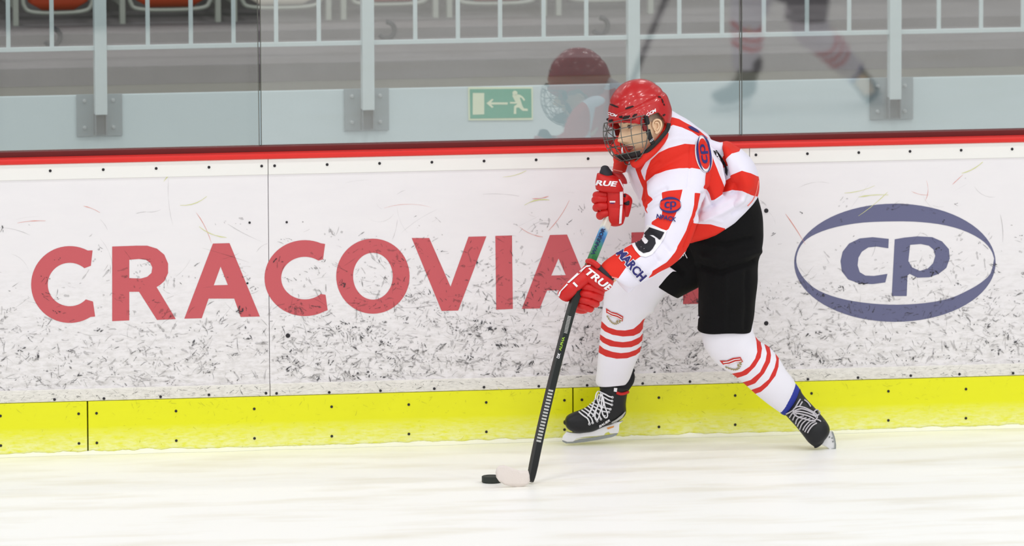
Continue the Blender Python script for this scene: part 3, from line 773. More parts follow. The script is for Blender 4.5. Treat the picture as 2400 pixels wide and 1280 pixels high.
# --- hand skeletons shared by the bare fingers and the glove fingers
YG1, YG2 = -0.86, -0.62
def pth(lst, Y): return [P(x, y, Y+dy) for x, y, dy in lst]
LOW_F = [[(1413, 686, -.005), (1396, 678, -.030), (1378, 673, -.034), (1364, 672, -.018), (1358, 675, .012)],
         [(1410, 700, -.005), (1394, 694, -.032), (1374, 689, -.036), (1360, 688, -.018), (1354, 692, .012)],
         [(1401, 714, -.002), (1386, 709, -.030), (1369, 704, -.033), (1356, 703, -.014), (1352, 706, .014)],
         [(1387, 725, .0), (1376, 722, -.024), (1363, 718, -.026), (1354, 716, -.010), (1351, 718, .014)]]
UP_F = [[(1421, 456, -.012), (1410, 455, -.014), (1401, 457, -.002), (1396, 458, .016)],
        [(1421, 467, -.012), (1408, 466, -.016), (1398, 467, -.002), (1395, 470, .016)],
        [(1422, 483, -.012), (1409, 483, -.016), (1400, 485, -.002), (1398, 488, .016)],
        [(1424, 499, -.010), (1414, 501, -.013), (1407, 504, -.002), (1407, 507, .014)]]
LOW_T = [(1374, 648, -.012), (1358, 658, -.024), (1342, 671, -.032), (1329, 685, -.026), (1319, 698, -.010)]
UP_T = [(1460, 462, .0), (1471, 470, .012), (1468, 488, .016), (1462, 508, .016)]

# --- the body: one continuous surface under the clothes, head joined at the neck
def TB(lst): return tube_geo([P(x, y, Y) for x, y, Y, r_ in lst], [r_ for *_, r_ in lst], 20)
def body_bits():
    B = []
    B.append(loft_geo([(1515, 372, 1565, 300, -.55, .05), (1508, 400, 1592, 328, -.50, .085), (1530, 450, 1636, 365, -.47, .09), (1575, 500, 1690, 415, -.45, .09), (1615, 545, 1740, 465, -.44, .10), (1640, 580, 1762, 520, -.45, .11)], n=30, seg=36))
    B.append(TB([(1512, 350, -.585, .060), (1522, 335, -.59, .060), (1548, 352, -.56, .075)]))
    B.append(TB([(1590, 400, -.56, .052), (1582, 470, -.64, .045), (1568, 545, -.70, .042), (1505, 612, -.78, .038), (1440, 646, -.84, .022), (1400, 670, YG1, .028), (1380, 690, YG1, .03)]))
    B.append(TB([(1500, 360, -.42, .045), (1472, 350, -.41, .038), (1460, 380, -.46, .026), (1444, 412, -.575, .018), (1440, 440, YG2, .022), (1440, 480, YG2, .03)]))
    B.append(TB([(1700, 540, -.47, .105), (1705, 640, -.47, .095), (1700, 740, -.46, .078), (1712, 800, -.45, .066), (1760, 860, -.43, .062), (1815, 915, -.42, .048), (1850, 940, -.42, .040), (1880, 975, -.42, .042), (1905, 1010, -.42, .034)]))
    B.append(TB([(1680, 560, -.42, .10), (1600, 612, -.38, .075), (1500, 668, -.33, .062), (1470, 720, -.29, .064), (1456, 790, -.25, .058), (1438, 870, -.20, .036), (1436, 925, -.17, .030), (1420, 965, -.165, .030), (1370, 985, -.17, .033), (1345, 992, -.17, .028)]))
    for L_, Y in ((LOW_F, YG1), (UP_F, YG2)):
        for q in L_: B.append(tube_geo([p for p in pth(q, Y)], [0.0095]*(len(q)-1)+[0.007], 10))
    B.append(tube_geo(pth(LOW_T, YG1), 0.011, 10)); B.append(tube_geo(pth(UP_T, YG2), 0.0105, 10))
    return B
bme = union_remesh('person_body', body_bits(), 0.0065, 4)
bv = coords(bme); bf = [tuple(p.vertices) for p in bme.polygons]
allV = [tuple(v) for v in bv]+[tuple(v) for v in hv]; n0 = len(bv)
allF = bf+[tuple(i+n0 for i in f) for f in hf]
lips = [0.05]*n0+lipv; brows = [0.05]*n0+browv
for side in (1, -1):
    for V, F in ear_geo(side):
        o_ = len(allV); allV += [tuple(v) for v in V]; allF += [tuple(i+o_ for i in f) for f in F]
        lips += [0.05]*len(V); brows += [0.05]*len(V)
SKINF = cloth_regions('skin_face', (240, 204, 168), [('lip', (168, 96, 92)), ('brow', (84, 62, 46))], rough=0.5, sheen=0.0)
SKINF.node_tree.nodes['Principled BSDF'].inputs['Subsurface Weight'].default_value = 0.0
body = mesh('body', allV, allF, SKINF, man_root, True); bpy.data.meshes.remove(bme)
bm = bmesh.new(); bm.from_mesh(body.data); bmesh.ops.recalc_face_normals(bm, faces=bm.faces[:]); bm.to_mesh(body.data); bm.free()
for nm, vals in (('lip', lips), ('brow', brows)):
    A = body.data.attributes.new(nm, 'FLOAT', 'POINT'); A.data.foreach_set('value', np.array(vals, dtype=np.float32))
# eyes, lids
EYE_W = mat('eye_white', (232, 226, 222), rough=0.2); IRIS = mat('iris', (70, 56, 40), rough=0.2); LASH = mat('lashes', (52, 38, 32), rough=0.8)
HAIR = mat('short_hair', (186, 164, 144), rough=0.9, bump=0.5, bscale=400, var=0.3, vscale=200)
for side in (1, -1):
    c = (0.0655, side*0.031, 0.001)
    bm = bmesh.new(); bmesh.ops.create_uvsphere(bm, u_segments=24, v_segments=16, radius=0.0125*HK, matrix=Matrix.Translation(HL(*c)))
    e = frombm('eye', bm, EYE_W, body, True)
    gaze = (f1_*0.97-u2_*0.16+l2_*0.10).normalized()
    e.data.materials.append(IRIS)
    for p in e.data.polygons:
        if (Vector(p.center)-HL(*c)).normalized().dot(gaze) > 0.86: p.material_index = 1
    def Lp(dy, dz, dx=0.0): return HL(c[0]+math.sqrt(max(0.0135**2-dy*dy-dz*dz, 1e-6))+dx, c[1]+dy, c[2]+dz)
    tube('eyelid', [Lp(*q) for q in spline([(-.0115, -.001), (-.006, .0048), (0, .0062), (.006, .0048), (.0118, .0)], 14)], [0.0010]+[0.0022]*12+[0.0010], LASH, body, 8)
    tube('eyelid', [Lp(*q) for q in spline([(-.0115, -.001), (-.006, -.0052), (0, -.0064), (.006, -.005), (.0118, .0)], 14)], 0.0014, SKIN, body, 8)
# hair at the temple and nape, seen in the ear opening
bm = bmesh.new(); V = []; nu, nv = 40, 12
for j in range(nv+1):
    for i in range(nu+1):
        az = math.radians(60+240*i/nu); el = math.radians(4+30*j/nv)
        V.append(bm.verts.new(HL(0.102*math.cos(el)*math.cos(az)-0.002, 0.0785*math.cos(el)*math.sin(az), 0.122*math.sin(el)-0.004)))
for j in range(nv):
    for i in range(nu): a = j*(nu+1)+i; bm.faces.new([V[a], V[a+1], V[a+nu+2], V[a+nu+1]])
frombm('hair', bm, HAIR, body, True)

# --- jersey
JR = [[(1487, 379), (1490, 397), (1499, 422), (1507, 441), (1506, 466), (1512, 491), (1517, 502), (1517, 479), (1529, 468), (1519, 458), (1516, 425), (1507, 420), (1502, 400), (1520, 370), (1540, 345), (1566, 318), (1562, 270), (1480, 300), (1478, 360)],
      [(1566, 273), (1592, 279), (1618, 293), (1640, 306), (1660, 322), (1666, 335), (1640, 322), (1621, 309), (1599, 298), (1577, 293), (1560, 303), (1550, 290)],
      [(1515, 400), (1525, 376), (1544, 358), (1567, 347), (1605, 337), (1631, 339), (1650, 345), (1650, 398), (1621, 393), (1592, 394), (1560, 400), (1535, 409), (1513, 428), (1512, 415)],
      [(1650, 345), (1665, 350), (1672, 374), (1682, 397), (1693, 429), (1700, 440), (1684, 462), (1669, 471), (1664, 454), (1654, 435), (1657, 405), (1650, 398)],
      [(1550, 449), (1600, 444), (1592, 477), (1584, 502), (1567, 537), (1560, 541), (1527, 526), (1528, 520), (1551, 505), (1554, 480)],
      [(1628, 452), (1647, 454), (1640, 490), (1630, 528), (1614, 565), (1605, 590), (1580, 620), (1541, 640), (1520, 652), (1528, 634), (1560, 614), (1579, 592), (1592, 570), (1608, 540), (1621, 505), (1626, 480)],
      [(1624, 524), (1666, 526), (1682, 531), (1700, 536), (1700, 590), (1590, 590), (1605, 565), (1614, 545)],
      [(1739, 400), (1759, 406), (1773, 413), (1800, 420), (1800, 465), (1763, 459), (1739, 448), (1717, 445), (1700, 451), (1672, 470), (1669, 470), (1690, 452), (1700, 440), (1708, 422), (1720, 408)],
      [(1693, 325), (1711, 325), (1740, 340), (1732, 356), (1715, 361), (1707, 374), (1704, 392), (1698, 384)],
      [(1487, 569), (1457, 586), (1400, 616), (1398, 634), (1424, 645), (1449, 653), (1470, 623), (1506, 598), (1490, 587)],
      [(1380, 280), (1462, 280), (1472, 330), (1476, 372), (1470, 392), (1458, 425), (1425, 425), (1400, 330)]]
torso = loft_geo([(1492, 372, 1562, 252, -.55, .08), (1470, 384, 1610, 280, -.52, .14), (1474, 420, 1648, 307, -.50, .17), (1492, 456, 1676, 331, -.48, .175), (1512, 496, 1712, 341, -.47, .175),
                  (1532, 528, 1742, 358, -.46, .17), (1562, 552, 1766, 388, -.46, .17), (1590, 566, 1780, 424, -.46, .17), (1612, 570, 1776, 462, -.46, .165), (1640, 562, 1756, 492, -.46, .155)], n=40, seg=56, power=0.9, capr=(0.15, 0.06))
sleeve = loft_geo([(1545, 372, 1640, 345, -.56, .095), (1524, 410, 1664, 398, -.62, .105), (1513, 450, 1660, 442, -.66, .105), (1511, 490, 1648, 478, -.69, .098), (1511, 525, 1634, 528, -.72, .092), (1504, 560, 1610, 585, -.75, .088),
                   (1476, 574, 1578, 618, -.78, .082), (1445, 594, 1530, 650, -.81, .072), (1419, 611, 1482, 674, -.835, .062), (1408, 624, 1456, 664, -.845, .056)], n=40, seg=44, power=0.92, capr=(0.7, 0.08))
fsleeve = loft_geo([(1440, 330, 1520, 300, -.40, .08), (1436, 352, 1510, 352, -.43, .085), (1437, 378, 1488, 388, -.47, .075), (1436, 394, 1474, 400, -.52, .06), (1434, 401, 1459, 406, -.55, .045)], n=24, seg=32, capr=(0.8, 0.08))
shoulder = loft_geo([(1470, 345, 1530, 300, -.47, .09), (1455, 372, 1500, 340, -.44, .09)], n=10, seg=28)
cuffdrop = loft_geo([(1438, 648, 1500, 640, -.82, .045), (1447, 662, 1505, 650, -.81, .035), (1464, 680, 1502, 660, -.80, .022), (1471, 686, 1492, 670, -.80, .010)], n=12, seg=24, capr=(0.3, 0.3))
hump = loft_geo([(1690, 352, 1722, 342, -.50, .10), (1705, 400, 1762, 372, -.52, .13), (1720, 440, 1779, 425, -.52, .14), (1700, 480, 1776, 455, -.50, .14)], n=16, seg=36)
jme = union_remesh('jersey', [torso, sleeve, fsleeve, shoulder, cuffdrop, hump], 0.0042, 6)
sdattr(jme, 'red', JR)
folds(jme, [([(1513, 470), (1535, 455), (1560, 442)], 7, -.006), ([(1516, 492), (1534, 480), (1552, 474)], 5, .005), ([(1640, 500), (1665, 488), (1690, 470), (1720, 452)], 8, -.012), ([(1650, 515), (1690, 500), (1740, 470)], 9, .008),
            ([(1655, 440), (1672, 480)], 6, -.010), ([(1648, 455), (1640, 500), (1622, 540), (1606, 580)], 6, -.012), ([(1664, 330), (1684, 355), (1700, 385), (1709, 430), (1702, 452)], 7, -.032), ([(1652, 330), (1672, 352), (1690, 385), (1697, 425)], 7, .008), ([(1700, 345), (1715, 390), (1722, 420)], 9, .008), ([(1660, 405), (1655, 430), (1668, 470)], 6, -.004),
            ([(1525, 640), (1560, 612), (1585, 585)], 7, .004), ([(1515, 540), (1545, 560), (1570, 590)], 8, -.006), ([(1500, 575), (1530, 590), (1545, 612)], 6, -.005), ([(1470, 600), (1500, 630)], 6, -.004),
            ([(1619, 345), (1617, 392), (1612, 440)], 4, -.003), ([(1505, 420), (1520, 400), (1545, 380)], 6, -.004), ([(1720, 500), (1745, 480), (1766, 450)], 7, -.006), ([(1560, 330), (1590, 322), (1640, 330)], 10, .004),
            ([(1440, 380), (1458, 372), (1470, 376)], 4, -.005), ([(1480, 400), (1492, 440), (1508, 480)], 8, .004), ([(1630, 522), (1660, 512), (1690, 520)], 6, .004)], wob=0.004, wscale=14)
JERSEY = cloth_regions('jersey_cloth', (236, 233, 248), [('red', (226, 36, 14))], sheen=0.0)
jersey = newobj('jersey', jme, man_root, JERSEY); jme.polygons.foreach_set('use_smooth', [True]*len(jme.polygons))
Jb = bvh_of(jersey); J = caster(Jb, 0.0022); J2 = caster(Jb, 0.0036); J3 = caster(Jb, 0.0050)
# collar: thick red rib with a pink edging at the V
tube('collar', [P(*q) for q in spline([(1562, 280, -.52), (1561, 303, -.60), (1552, 325, -.655), (1532, 350, -.675), (1508, 371, -.68), (1492, 384, -.675), (1487, 378, -.665), (1482, 366, -.62), (1480, 350, -.55)], 40)], [0.010]+[0.019]*30+[0.015]*9, RED_CLOTH, jersey, 14, True, (1.0, 0.9))
tube('collar_edging', [J(*q)-VD*0.004 if J(*q) else P(q[0], q[1], -.69) for q in spline([(1484, 378), (1487, 386), (1492, 393), (1498, 389), (1508, 382)], 14)], 0.0016, PINK_TRIM, jersey, 6)
# hem and cuff edging
def seam(name, pts, m, r_=0.0016, hit=J, parent=jersey, n=30):
    q = [hit(*p) for p in spline(pts, n)]; q = [v for v in q if v is not None]
    return tube(name, q, r_, m, parent, 6) if len(q) > 3 else None
seam('hem_edging', [(1777, 424), (1772, 448), (1764, 468), (1752, 482)], PINK_TRIM, 0.0022)
seam('cuff_edging', [(1408, 628), (1418, 639), (1432, 648), (1446, 652)], PINK_TRIM, 0.0028)
seam('cuff_edging', [(1437, 398), (1446, 401), (1458, 403)], PINK_TRIM, 0.0028)
# sleeve number five with white outline, and the prints
five_o = [(1519, 527), (1563, 541), (1556, 560), (1548, 572), (1536, 588), (1528, 597), (1513, 603), (1500, 600), (1489, 588), (1482, 576), (1478, 560), (1484, 549), (1498, 545), (1508, 536)]
five = [(1523, 533), (1557, 545), (1550, 559), (1545, 563), (1532, 552), (1521, 552), (1524, 553), (1535, 560), (1537, 571), (1530, 583), (1522, 591), (1508, 594), (1497, 587), (1490, 576), (1487, 562), (1494, 553), (1503, 552), (1506, 565), (1512, 573), (1517, 571), (1520, 565), (1514, 558), (1508, 551)]
dress('number_outline', [five_o], J, WHITE_PRINT, jersey, 3.5)
dress('sleeve_number', [five], J2, BLACK_PRINT, jersey, 3.5)
text('lettering_outline', 'MARCH', (1480, 621), (90, 26), math.radians(49), J, WHITE_PRINT, jersey, bold=0.085)
text('sleeve_lettering', 'MARCH', (1480, 621), (86, 22), math.radians(49), J2, NAVY, jersey, bold=0.04)
text('sleeve_lettering', 'NPACK', (1562, 511), (46, 11), math.radians(10), J2, NAVY, jersey, bold=0.03, arc=-0.0)
def badge(cx, cy, w_, h_, ang, hitf, m, nm, step=3.0, mir=1):
    ca, sa = math.cos(ang), math.sin(ang)
    def T(x, y):
        X = (x-2097.5)/472*w_; Y_ = (y-616)/277*h_; return (cx+X*ca-Y_*sa, cy+X*sa+Y_*ca)
    return cp_logo(T, hitf, m, jersey, nm, step)
dress('badge_ground', [arc(1571, 481, 24, 19, 0, 350, 36)], J, RED_CLOTH, jersey, 4)
badge(1571, 481, 51, 38, math.radians(-2), J2, NAVY, 'sleeve_badge')
E1 = arc(0, 0, 43, 18, 0, 354, 50)
def rot(lp, cx, cy, a): return [(cx+x*math.cos(a)-y*math.sin(a), cy+x*math.sin(a)+y*math.cos(a)) for x, y in lp]
aa = math.radians(-98)
dress('badge_ground', [rot(arc(0, 0, 44, 20, 0, 354, 50), 1649, 361, aa)], J, WHITE_PRINT, jersey, 4)
dress('badge_ground', [rot(arc(0, 0, 36, 13, 0, 354, 50), 1649, 361, aa)], J2, RED_CLOTH, jersey, 4)
badge(1649, 361, 86, 35, aa, J3, NAVY, 'shoulder_badge')
# black back number, mostly turned away
dress('back_number', [[(1669, 348), (1680, 352), (1692, 368), (1701, 384), (1706, 398), (1705, 413), (1700, 405), (1699, 392), (1688, 376), (1676, 362)]], J, BLACK_PRINT, jersey, 4)
dress('back_lettering', [[(1612, 297), (1620, 296), (1634, 304), (1640, 312), (1630, 309), (1618, 303)]], J, NAVY, jersey, 4)
# chest emblem
for k in range(4):
    dress('chest_emblem', [[(1509.5, 453+k*6), (1516, 455+k*6), (1516.5, 458+k*6), (1510, 456+k*6)]], J, WHITE_PRINT, jersey, 4)

# --- shorts
pants_geo = [loft_geo([(1600, 548, 1776, 462, -.46, .15), (1612, 580, 1786, 505, -.46, .145), (1626, 612, 1788, 560, -.465, .135), (1637, 645, 1780, 612, -.47, .13), (1638, 695, 1774, 685, -.47, .12), (1636, 740, 1767, 732, -.46, .115), (1632, 773, 1761, 776, -.46, .112)], n=40, seg=48, power=0.85, capr=(0.3, 0.05)),
             loft_geo([(1610, 535, 1745, 590, -.40, .13), (1575, 572, 1700, 640, -.38, .13), (1540, 610, 1645, 668, -.35, .12), (1510, 645, 1589, 699, -.33, .105)], n=30, seg=44, power=0.85, capr=(0.3, 0.05))]
pme = union_remesh('shorts', pants_geo, 0.0048, 4)
folds(pme, [([(1640, 625), (1690, 640), (1770, 612)], 9, -.010), ([(1650, 600), (1700, 612), (1780, 590)], 9, .008), ([(1640, 560), (1700, 575), (1760, 560)], 9, -.008), ([(1560, 600), (1600, 640)], 10, -.008), ([(1700, 650), (1696, 770)], 9, .004), ([(1750, 640), (1748, 770)], 8, -.005)], wob=0.006, wscale=10)
BLK = mat('shorts_cloth', (9, 9, 11), rough=0.85, var=0.3, vscale=14, bump=0.4, bscale=400, spec=0.2)
shorts = newobj('shorts', pme, man_root, BLK); pme.polygons.foreach_set('use_smooth', [True]*len(pme.polygons))
Pb = caster(bvh_of(shorts), 0.003)
seam('tie_string', [(1596, 584), (1604, 592), (1611, 605)], LACE_W, 0.002, Pb, shorts, 8)
seam('tie_string', [(1594, 588), (1600, 594), (1603, 600)], LACE_W, 0.002, Pb, shorts, 8)

# --- socks
SOCK_R = [[(1390, 740), (1411, 753), (1425, 767), (1445, 774), (1465, 775), (1485, 771), (1500, 758), (1507, 749), (1525, 740), (1525, 760), (1509, 768), (1500, 780), (1485, 787), (1460, 789), (1435, 785), (1418, 777), (1409, 768), (1390, 755)],
          [(1390, 768), (1406, 783), (1420, 793), (1440, 800), (1460, 802), (1480, 799), (1500, 790), (1508, 780), (1520, 770), (1520, 785), (1507, 797), (1497, 807), (1480, 814), (1458, 815), (1430, 812), (1412, 803), (1405, 795), (1390, 782)],
          [(1390, 795), (1403, 808), (1415, 818), (1435, 825), (1455, 828), (1475, 826), (1492, 820), (1503, 811), (1515, 800), (1515, 812), (1502, 823), (1490, 833), (1470, 840), (1445, 841), (1420, 836), (1405, 828), (1390, 815)]]
SOCK_L = [[(1700, 880), (1719.5, 875), (1738, 871.5), (1757, 859.5), (1770, 841), (1775, 825), (1773, 800), (1768, 780), (1790, 790), (1783, 804), (1786, 817), (1783, 838), (1770, 859.5), (1751, 878), (1730, 885.5), (1705, 892)],
          [(1722, 903), (1739, 897), (1759, 891), (1781, 873), (1794, 846), (1797, 828), (1791, 805), (1785, 790), (1802, 800), (1804.5, 820), (1806.6, 833), (1804.5, 849), (1791, 875), (1770, 899), (1754, 905), (1730, 915)],
          [(1745, 921), (1762, 914), (1781, 907), (1802, 889), (1815, 862), (1819, 843.6), (1816, 825), (1812, 810), (1830, 825), (1825, 842), (1824.5, 859.5), (1818, 881), (1799, 905), (1783, 919), (1774, 922), (1755, 932)]]
SOCK = cloth_regions('sock_knit', (240, 238, 248), [('red', (214, 44, 38))], sheen=0.0)
def sock(rings, polys, fl):
    V, F = loft_geo(rings, n=90, seg=90, power=0.95, capr=(0.05, 0.06)); o = mesh('sock', V, F, SOCK, man_root, True)
    sdattr(o.data, 'red', polys); folds(o.data, fl, wob=0.0025, wscale=12); return o
sockR = sock([(1530, 598, 1625, 655, -.385, .086), (1490, 622, 1592, 672, -.36, .088), (1447, 640, 1562, 690, -.345, .088), (1424, 664, 1545, 708, -.33, .088), (1416, 700, 1531, 728, -.31, .086), (1411, 745, 1510, 752, -.29, .08), (1405, 800, 1506, 795, -.26, .074), (1401, 840, 1496, 836, -.23, .070), (1398, 872, 1484, 866, -.21, .064), (1396, 896, 1474, 890, -.19, .058), (1402, 905, 1468, 899, -.185, .054)], SOCK_R,
             [([(1432, 696), (1470, 700), (1500, 712), (1532, 738)], 3, -.007), ([(1500, 690), (1528, 720)], 3, -.006), ([(1545, 655), (1535, 690), (1520, 712)], 4, -.006), ([(1440, 690), (1480, 700), (1530, 728)], 5, -.006), ([(1430, 672), (1490, 680), (1545, 700)], 6, .005), ([(1470, 640), (1520, 665), (1552, 672)], 5, -.006), ([(1425, 720), (1470, 735), (1510, 740)], 6, -.003), ([(1500, 690), (1520, 715), (1515, 745)], 5, .004)])
sockL = sock([(1634, 740, 1766, 735, -.46, .10), (1642, 776, 1765, 774, -.455, .098), (1652, 815, 1778, 798, -.45, .094), (1677, 850, 1804, 815, -.445, .088), (1713, 874, 1826, 841, -.44, .083), (1742, 898, 1841, 865, -.435, .077), (1772, 925, 1854, 882, -.43, .070), (1800, 948, 1863, 896, -.425, .062), (1824, 964, 1867, 905, -.42, .056), (1829, 967, 1868, 910, -.42, .053)], SOCK_L,
             [([(1690, 803), (1720, 795), (1757, 774)], 3, -.008), ([(1655, 813), (1700, 798), (1757, 775)], 4, -.006), ([(1690, 790), (1730, 785), (1758, 790)], 5, .005), ([(1650, 790), (1690, 785), (1740, 775)], 5, .004), ([(1755, 778), (1745, 795)], 4, -.005)])
def emblem(cx, cy, s, a, hitf, par):
    def T(pts): return rot([(x*s, y*s) for x, y in pts], cx, cy, a)
    dress('emblem', [T([(-19, -12), (-8, -6), (4, -5), (17, 0), (17, 10), (4, 4), (-8, 3), (-17, -3)])], hitf, EMB_RED, par, 4)
    for k in (0, 1):
        y = -6+k*4.5; dress('emblem', [T([(-15, y-1), (-6, y+2.6), (5, y+4), (15, y+8), (15, y+9.6), (5, y+5.6), (-6, y+4.4), (-15, y+1)])], caster_off(hitf), WHITE_PRINT, par, 4)
    for k in range(9):
        t = k/8; x = -16+25*t; y = 3+12*math.sin(t*2.5)
        for sgn in (1, -1):
            dress('emblem', [T([(x, y), (x+1.8, y+1.0+2.4*sgn), (x+4.6, y+0.6+2.0*sgn), (x+2.2, y-0.4+0.5*sgn)])], hitf, GOLD, par, 4)
    for k in range(4):
        x = 13-1.2*k*k*0.8; y = 13+1.6*k-7
        dress('emblem', [T([(x, y), (x+3, y-3), (x+4, y+1), (x+1, y+3)])], hitf, GOLD, par, 4)
def caster_off(f): return lambda x, y: (f(x, y)-VD*0.0012) if f(x, y) is not None else None
SR = caster(bvh_of(sockR), 0.0025); SL = caster(bvh_of(sockL), 0.0025)
emblem(1441, 739, 1.18, math.radians(8), SR, sockR); emblem(1716, 847, 1.3, math.radians(-28), SL, sockL)

# --- skates
def zz(x, y): return (1300+x/6.735, 860+y/6.735)
def zr_(x, y): return (1810+x/6.735, 880+y/6.735)
YF = -0.175
skR = empty('skate', P(1390, 1035, YF)); skR.parent = man_root; skR.matrix_parent_inverse = Matrix.Translation(man_root.location).inverted()
def child(o, par):
    o.parent = par; return o
def fixp(o, par):
    """parent to a nested empty, keeping the world place"""
    o.parent = par; o.matrix_parent_inverse = Matrix.Translation(SK[par.name]).inverted(); return o
SK = {skR.name: skR.location.copy()}
bootR = loft('boot', [(1324, 985, 1325, 996, YF, .022), (1329, 975, 1332, 1006, YF, .038), (1343, 967, 1350, 1014, YF, .047), (1360, 961, 1372, 1014, YF, .048), (1378, 952, 1391, 1011, YF, .046), (1392, 941, 1414, 1001, YF, .043), (1401, 929, 1444, 991, YF, .042), (1405, 919, 1466, 972, YF, .042), (1406, 911, 1467, 947, YF, .044), (1407, 903, 1470, 925, YF, .046), (1408, 897, 1474, 912, YF, .046)], BOOT_BLACK, None, n=46, seg=44, power=0.9, capr=(0.8, 0.2))
fixp(bootR, skR)
tg = loft('boot_cuff', [(1406, 912, 1470, 920, YF, .040), (1404, 900, 1476, 912, YF, .041), (1410, 880, 1485, 898, YF+.0, .040), (1440, 868, 1488, 884, YF, .032), (1465, 862, 1486, 873, YF, .02)], BOOT_DARK, None, n=20, seg=30, capr=(0.2, 0.8)); fixp(tg, skR)
BRc = caster(bvh_of(bootR, tg), 0.0035)
q = [BRc(*zz(*p)) for p in spline([(975, 405), (1030, 425), (1090, 420), (1150, 395)], 12)]; fixp(tube('red_liner', [v for v in q if v], 0.006, GLOVE_RED, None, 8), skR)
q = dress('lace_tab', [[zz(935, 330), zz(985, 335), zz(975, 395), zz(930, 385)]], caster(bvh_of(bootR, tg), 0.006), WHITE_PRINT, None, 4); fixp(q, skR)
hold_f = plate('blade_holder', [zz(190, 1020), zz(130, 1090), zz(115, 1150), zz(200, 1180), zz(290, 1175), zz(340, 1130), zz(480, 1100), zz(640, 1090), zz(780, 1075), zz(800, 1040), zz(850, 1020), zz(875, 1050), zz(1000, 1040), zz(1015, 1000), zz(1020, 900), zz(1080, 850), zz(900, 880), zz(640, 990), zz(400, 1040), zz(250, 1035)], YF, 0.026, HOLDER, None, 0.003, holes=[[zz(430, 1070), zz(560, 1055), zz(700, 1030), zz(760, 1000), zz(770, 1040), zz(600, 1075), zz(440, 1092)]]); fixp(hold_f, skR)
bl = plate('blade', [zz(113, 1145), zz(125, 1180), zz(180, 1208), zz(290, 1205), zz(480, 1185), zz(700, 1150), zz(900, 1110), zz(975, 1080), zz(1003, 1040), zz(880, 1065), zz(640, 1108), zz(400, 1140), zz(280, 1176), zz(200, 1172)], YF, 0.004, BLADE_STEEL, None); fixp(bl, skR)
fixp(dress('trim_stripe', [[zz(900, 880), zz(980, 850), zz(1060, 800), zz(1110, 720), zz(1108, 700), zz(1050, 760), zz(960, 830), zz(890, 868)]], BRc, TAPE_S, None, 4), skR)
fixp(dress('trim_stripe', [[zz(820, 900), zz(1000, 875), zz(1100, 810), zz(1110, 780), zz(1040, 840), zz(900, 885)]], BRc, TAPE_S, None, 4), skR)
fixp(text('boot_lettering', 'BAUER', zz(780, 890), (30, 5), math.radians(-31), BRc, WHITE_PRINT, None, bold=0.04, shear=0.3), skR)
q = dress('holder_window', [[zz(800, 1030), zz(850, 1015), zz(865, 1045), zz(820, 1068)]], caster(bvh_of(hold_f), .002), BOOT_DARK, None, 4); fixp(q, skR)
q = dress('holder_mark', [[zz(820, 960), zz(940, 930), zz(930, 955), zz(840, 985)]], caster(bvh_of(hold_f), .002), mat('holder_orange', (226, 150, 60), rough=.5), None, 4); fixp(q, skR)
# eyelets and laces
def ring_on(c, r_, hit, m, w_=0.0013):
    pts = [hit(c[0]+r_*math.cos(t), c[1]+r_*math.sin(t)) for t in np.linspace(0, 2*PI, 11)]
    return None if any(p is None for p in pts) else tube('eyelet', pts, w_, m, None, 6)
for e_ in [(910, 478), (905, 537), (900, 598), (876, 667), (852, 712), (726, 822), (666, 852), (596, 882), (545, 900)]:
    o = ring_on(zz(*e_), 2.3, BRc, LACE_W)
    if o: fixp(o, skR)
def lace(name, pts, conv, hit, m, par, r_=0.0029, up=0.0, n=18):
    q = []
    for i, p in enumerate(spline([conv(*p) for p in pts], n)):
        h = hit(*p)
        if h is None:
            if not q: continue
            h = q[-1]+(P(p[0], p[1], q[-1].y)-q[-1])
        q.append(h-VD*up)
    return fixp(tube(name, q, r_, m, None, 8), par)
for L_ in [[(385, 718), (450, 770), (520, 820), (550, 895)], [(430, 692), (510, 745), (575, 810), (600, 880)], [(478, 664), (560, 720), (630, 780), (665, 848)], [(530, 630), (610, 690), (690, 750), (726, 820)],
           [(560, 600), (650, 650), (760, 700), (850, 712)], [(600, 570), (700, 620), (800, 650), (876, 667)], [(640, 500), (740, 540), (820, 570), (900, 598)], [(690, 430), (780, 480), (850, 520), (905, 537)], [(730, 400), (800, 430), (860, 465), (908, 478)],
           [(600, 650), (560, 720), (520, 780)], [(700, 600), (640, 700), (600, 790)]]:
    lace('lace', L_, zz, BRc, LACE_W, skR)
for L_ in [[(740, 400), (690, 385), (655, 430), (640, 520), (610, 610), (565, 700), (560, 730)], [(730, 420), (760, 500), (770, 600), (720, 700), (690, 800), (660, 840), (632, 800), (650, 700), (700, 560), (735, 430)],
           [(760, 430), (740, 560), (745, 700), (780, 790), (820, 795), (830, 740), (790, 620), (770, 500), (750, 430)], [(700, 440), (680, 540), (730, 640), (760, 760), (800, 770)]]:
    lace('lace', L_, zz, BRc, LACE_W, skR, 0.0027, 0.006, 30)
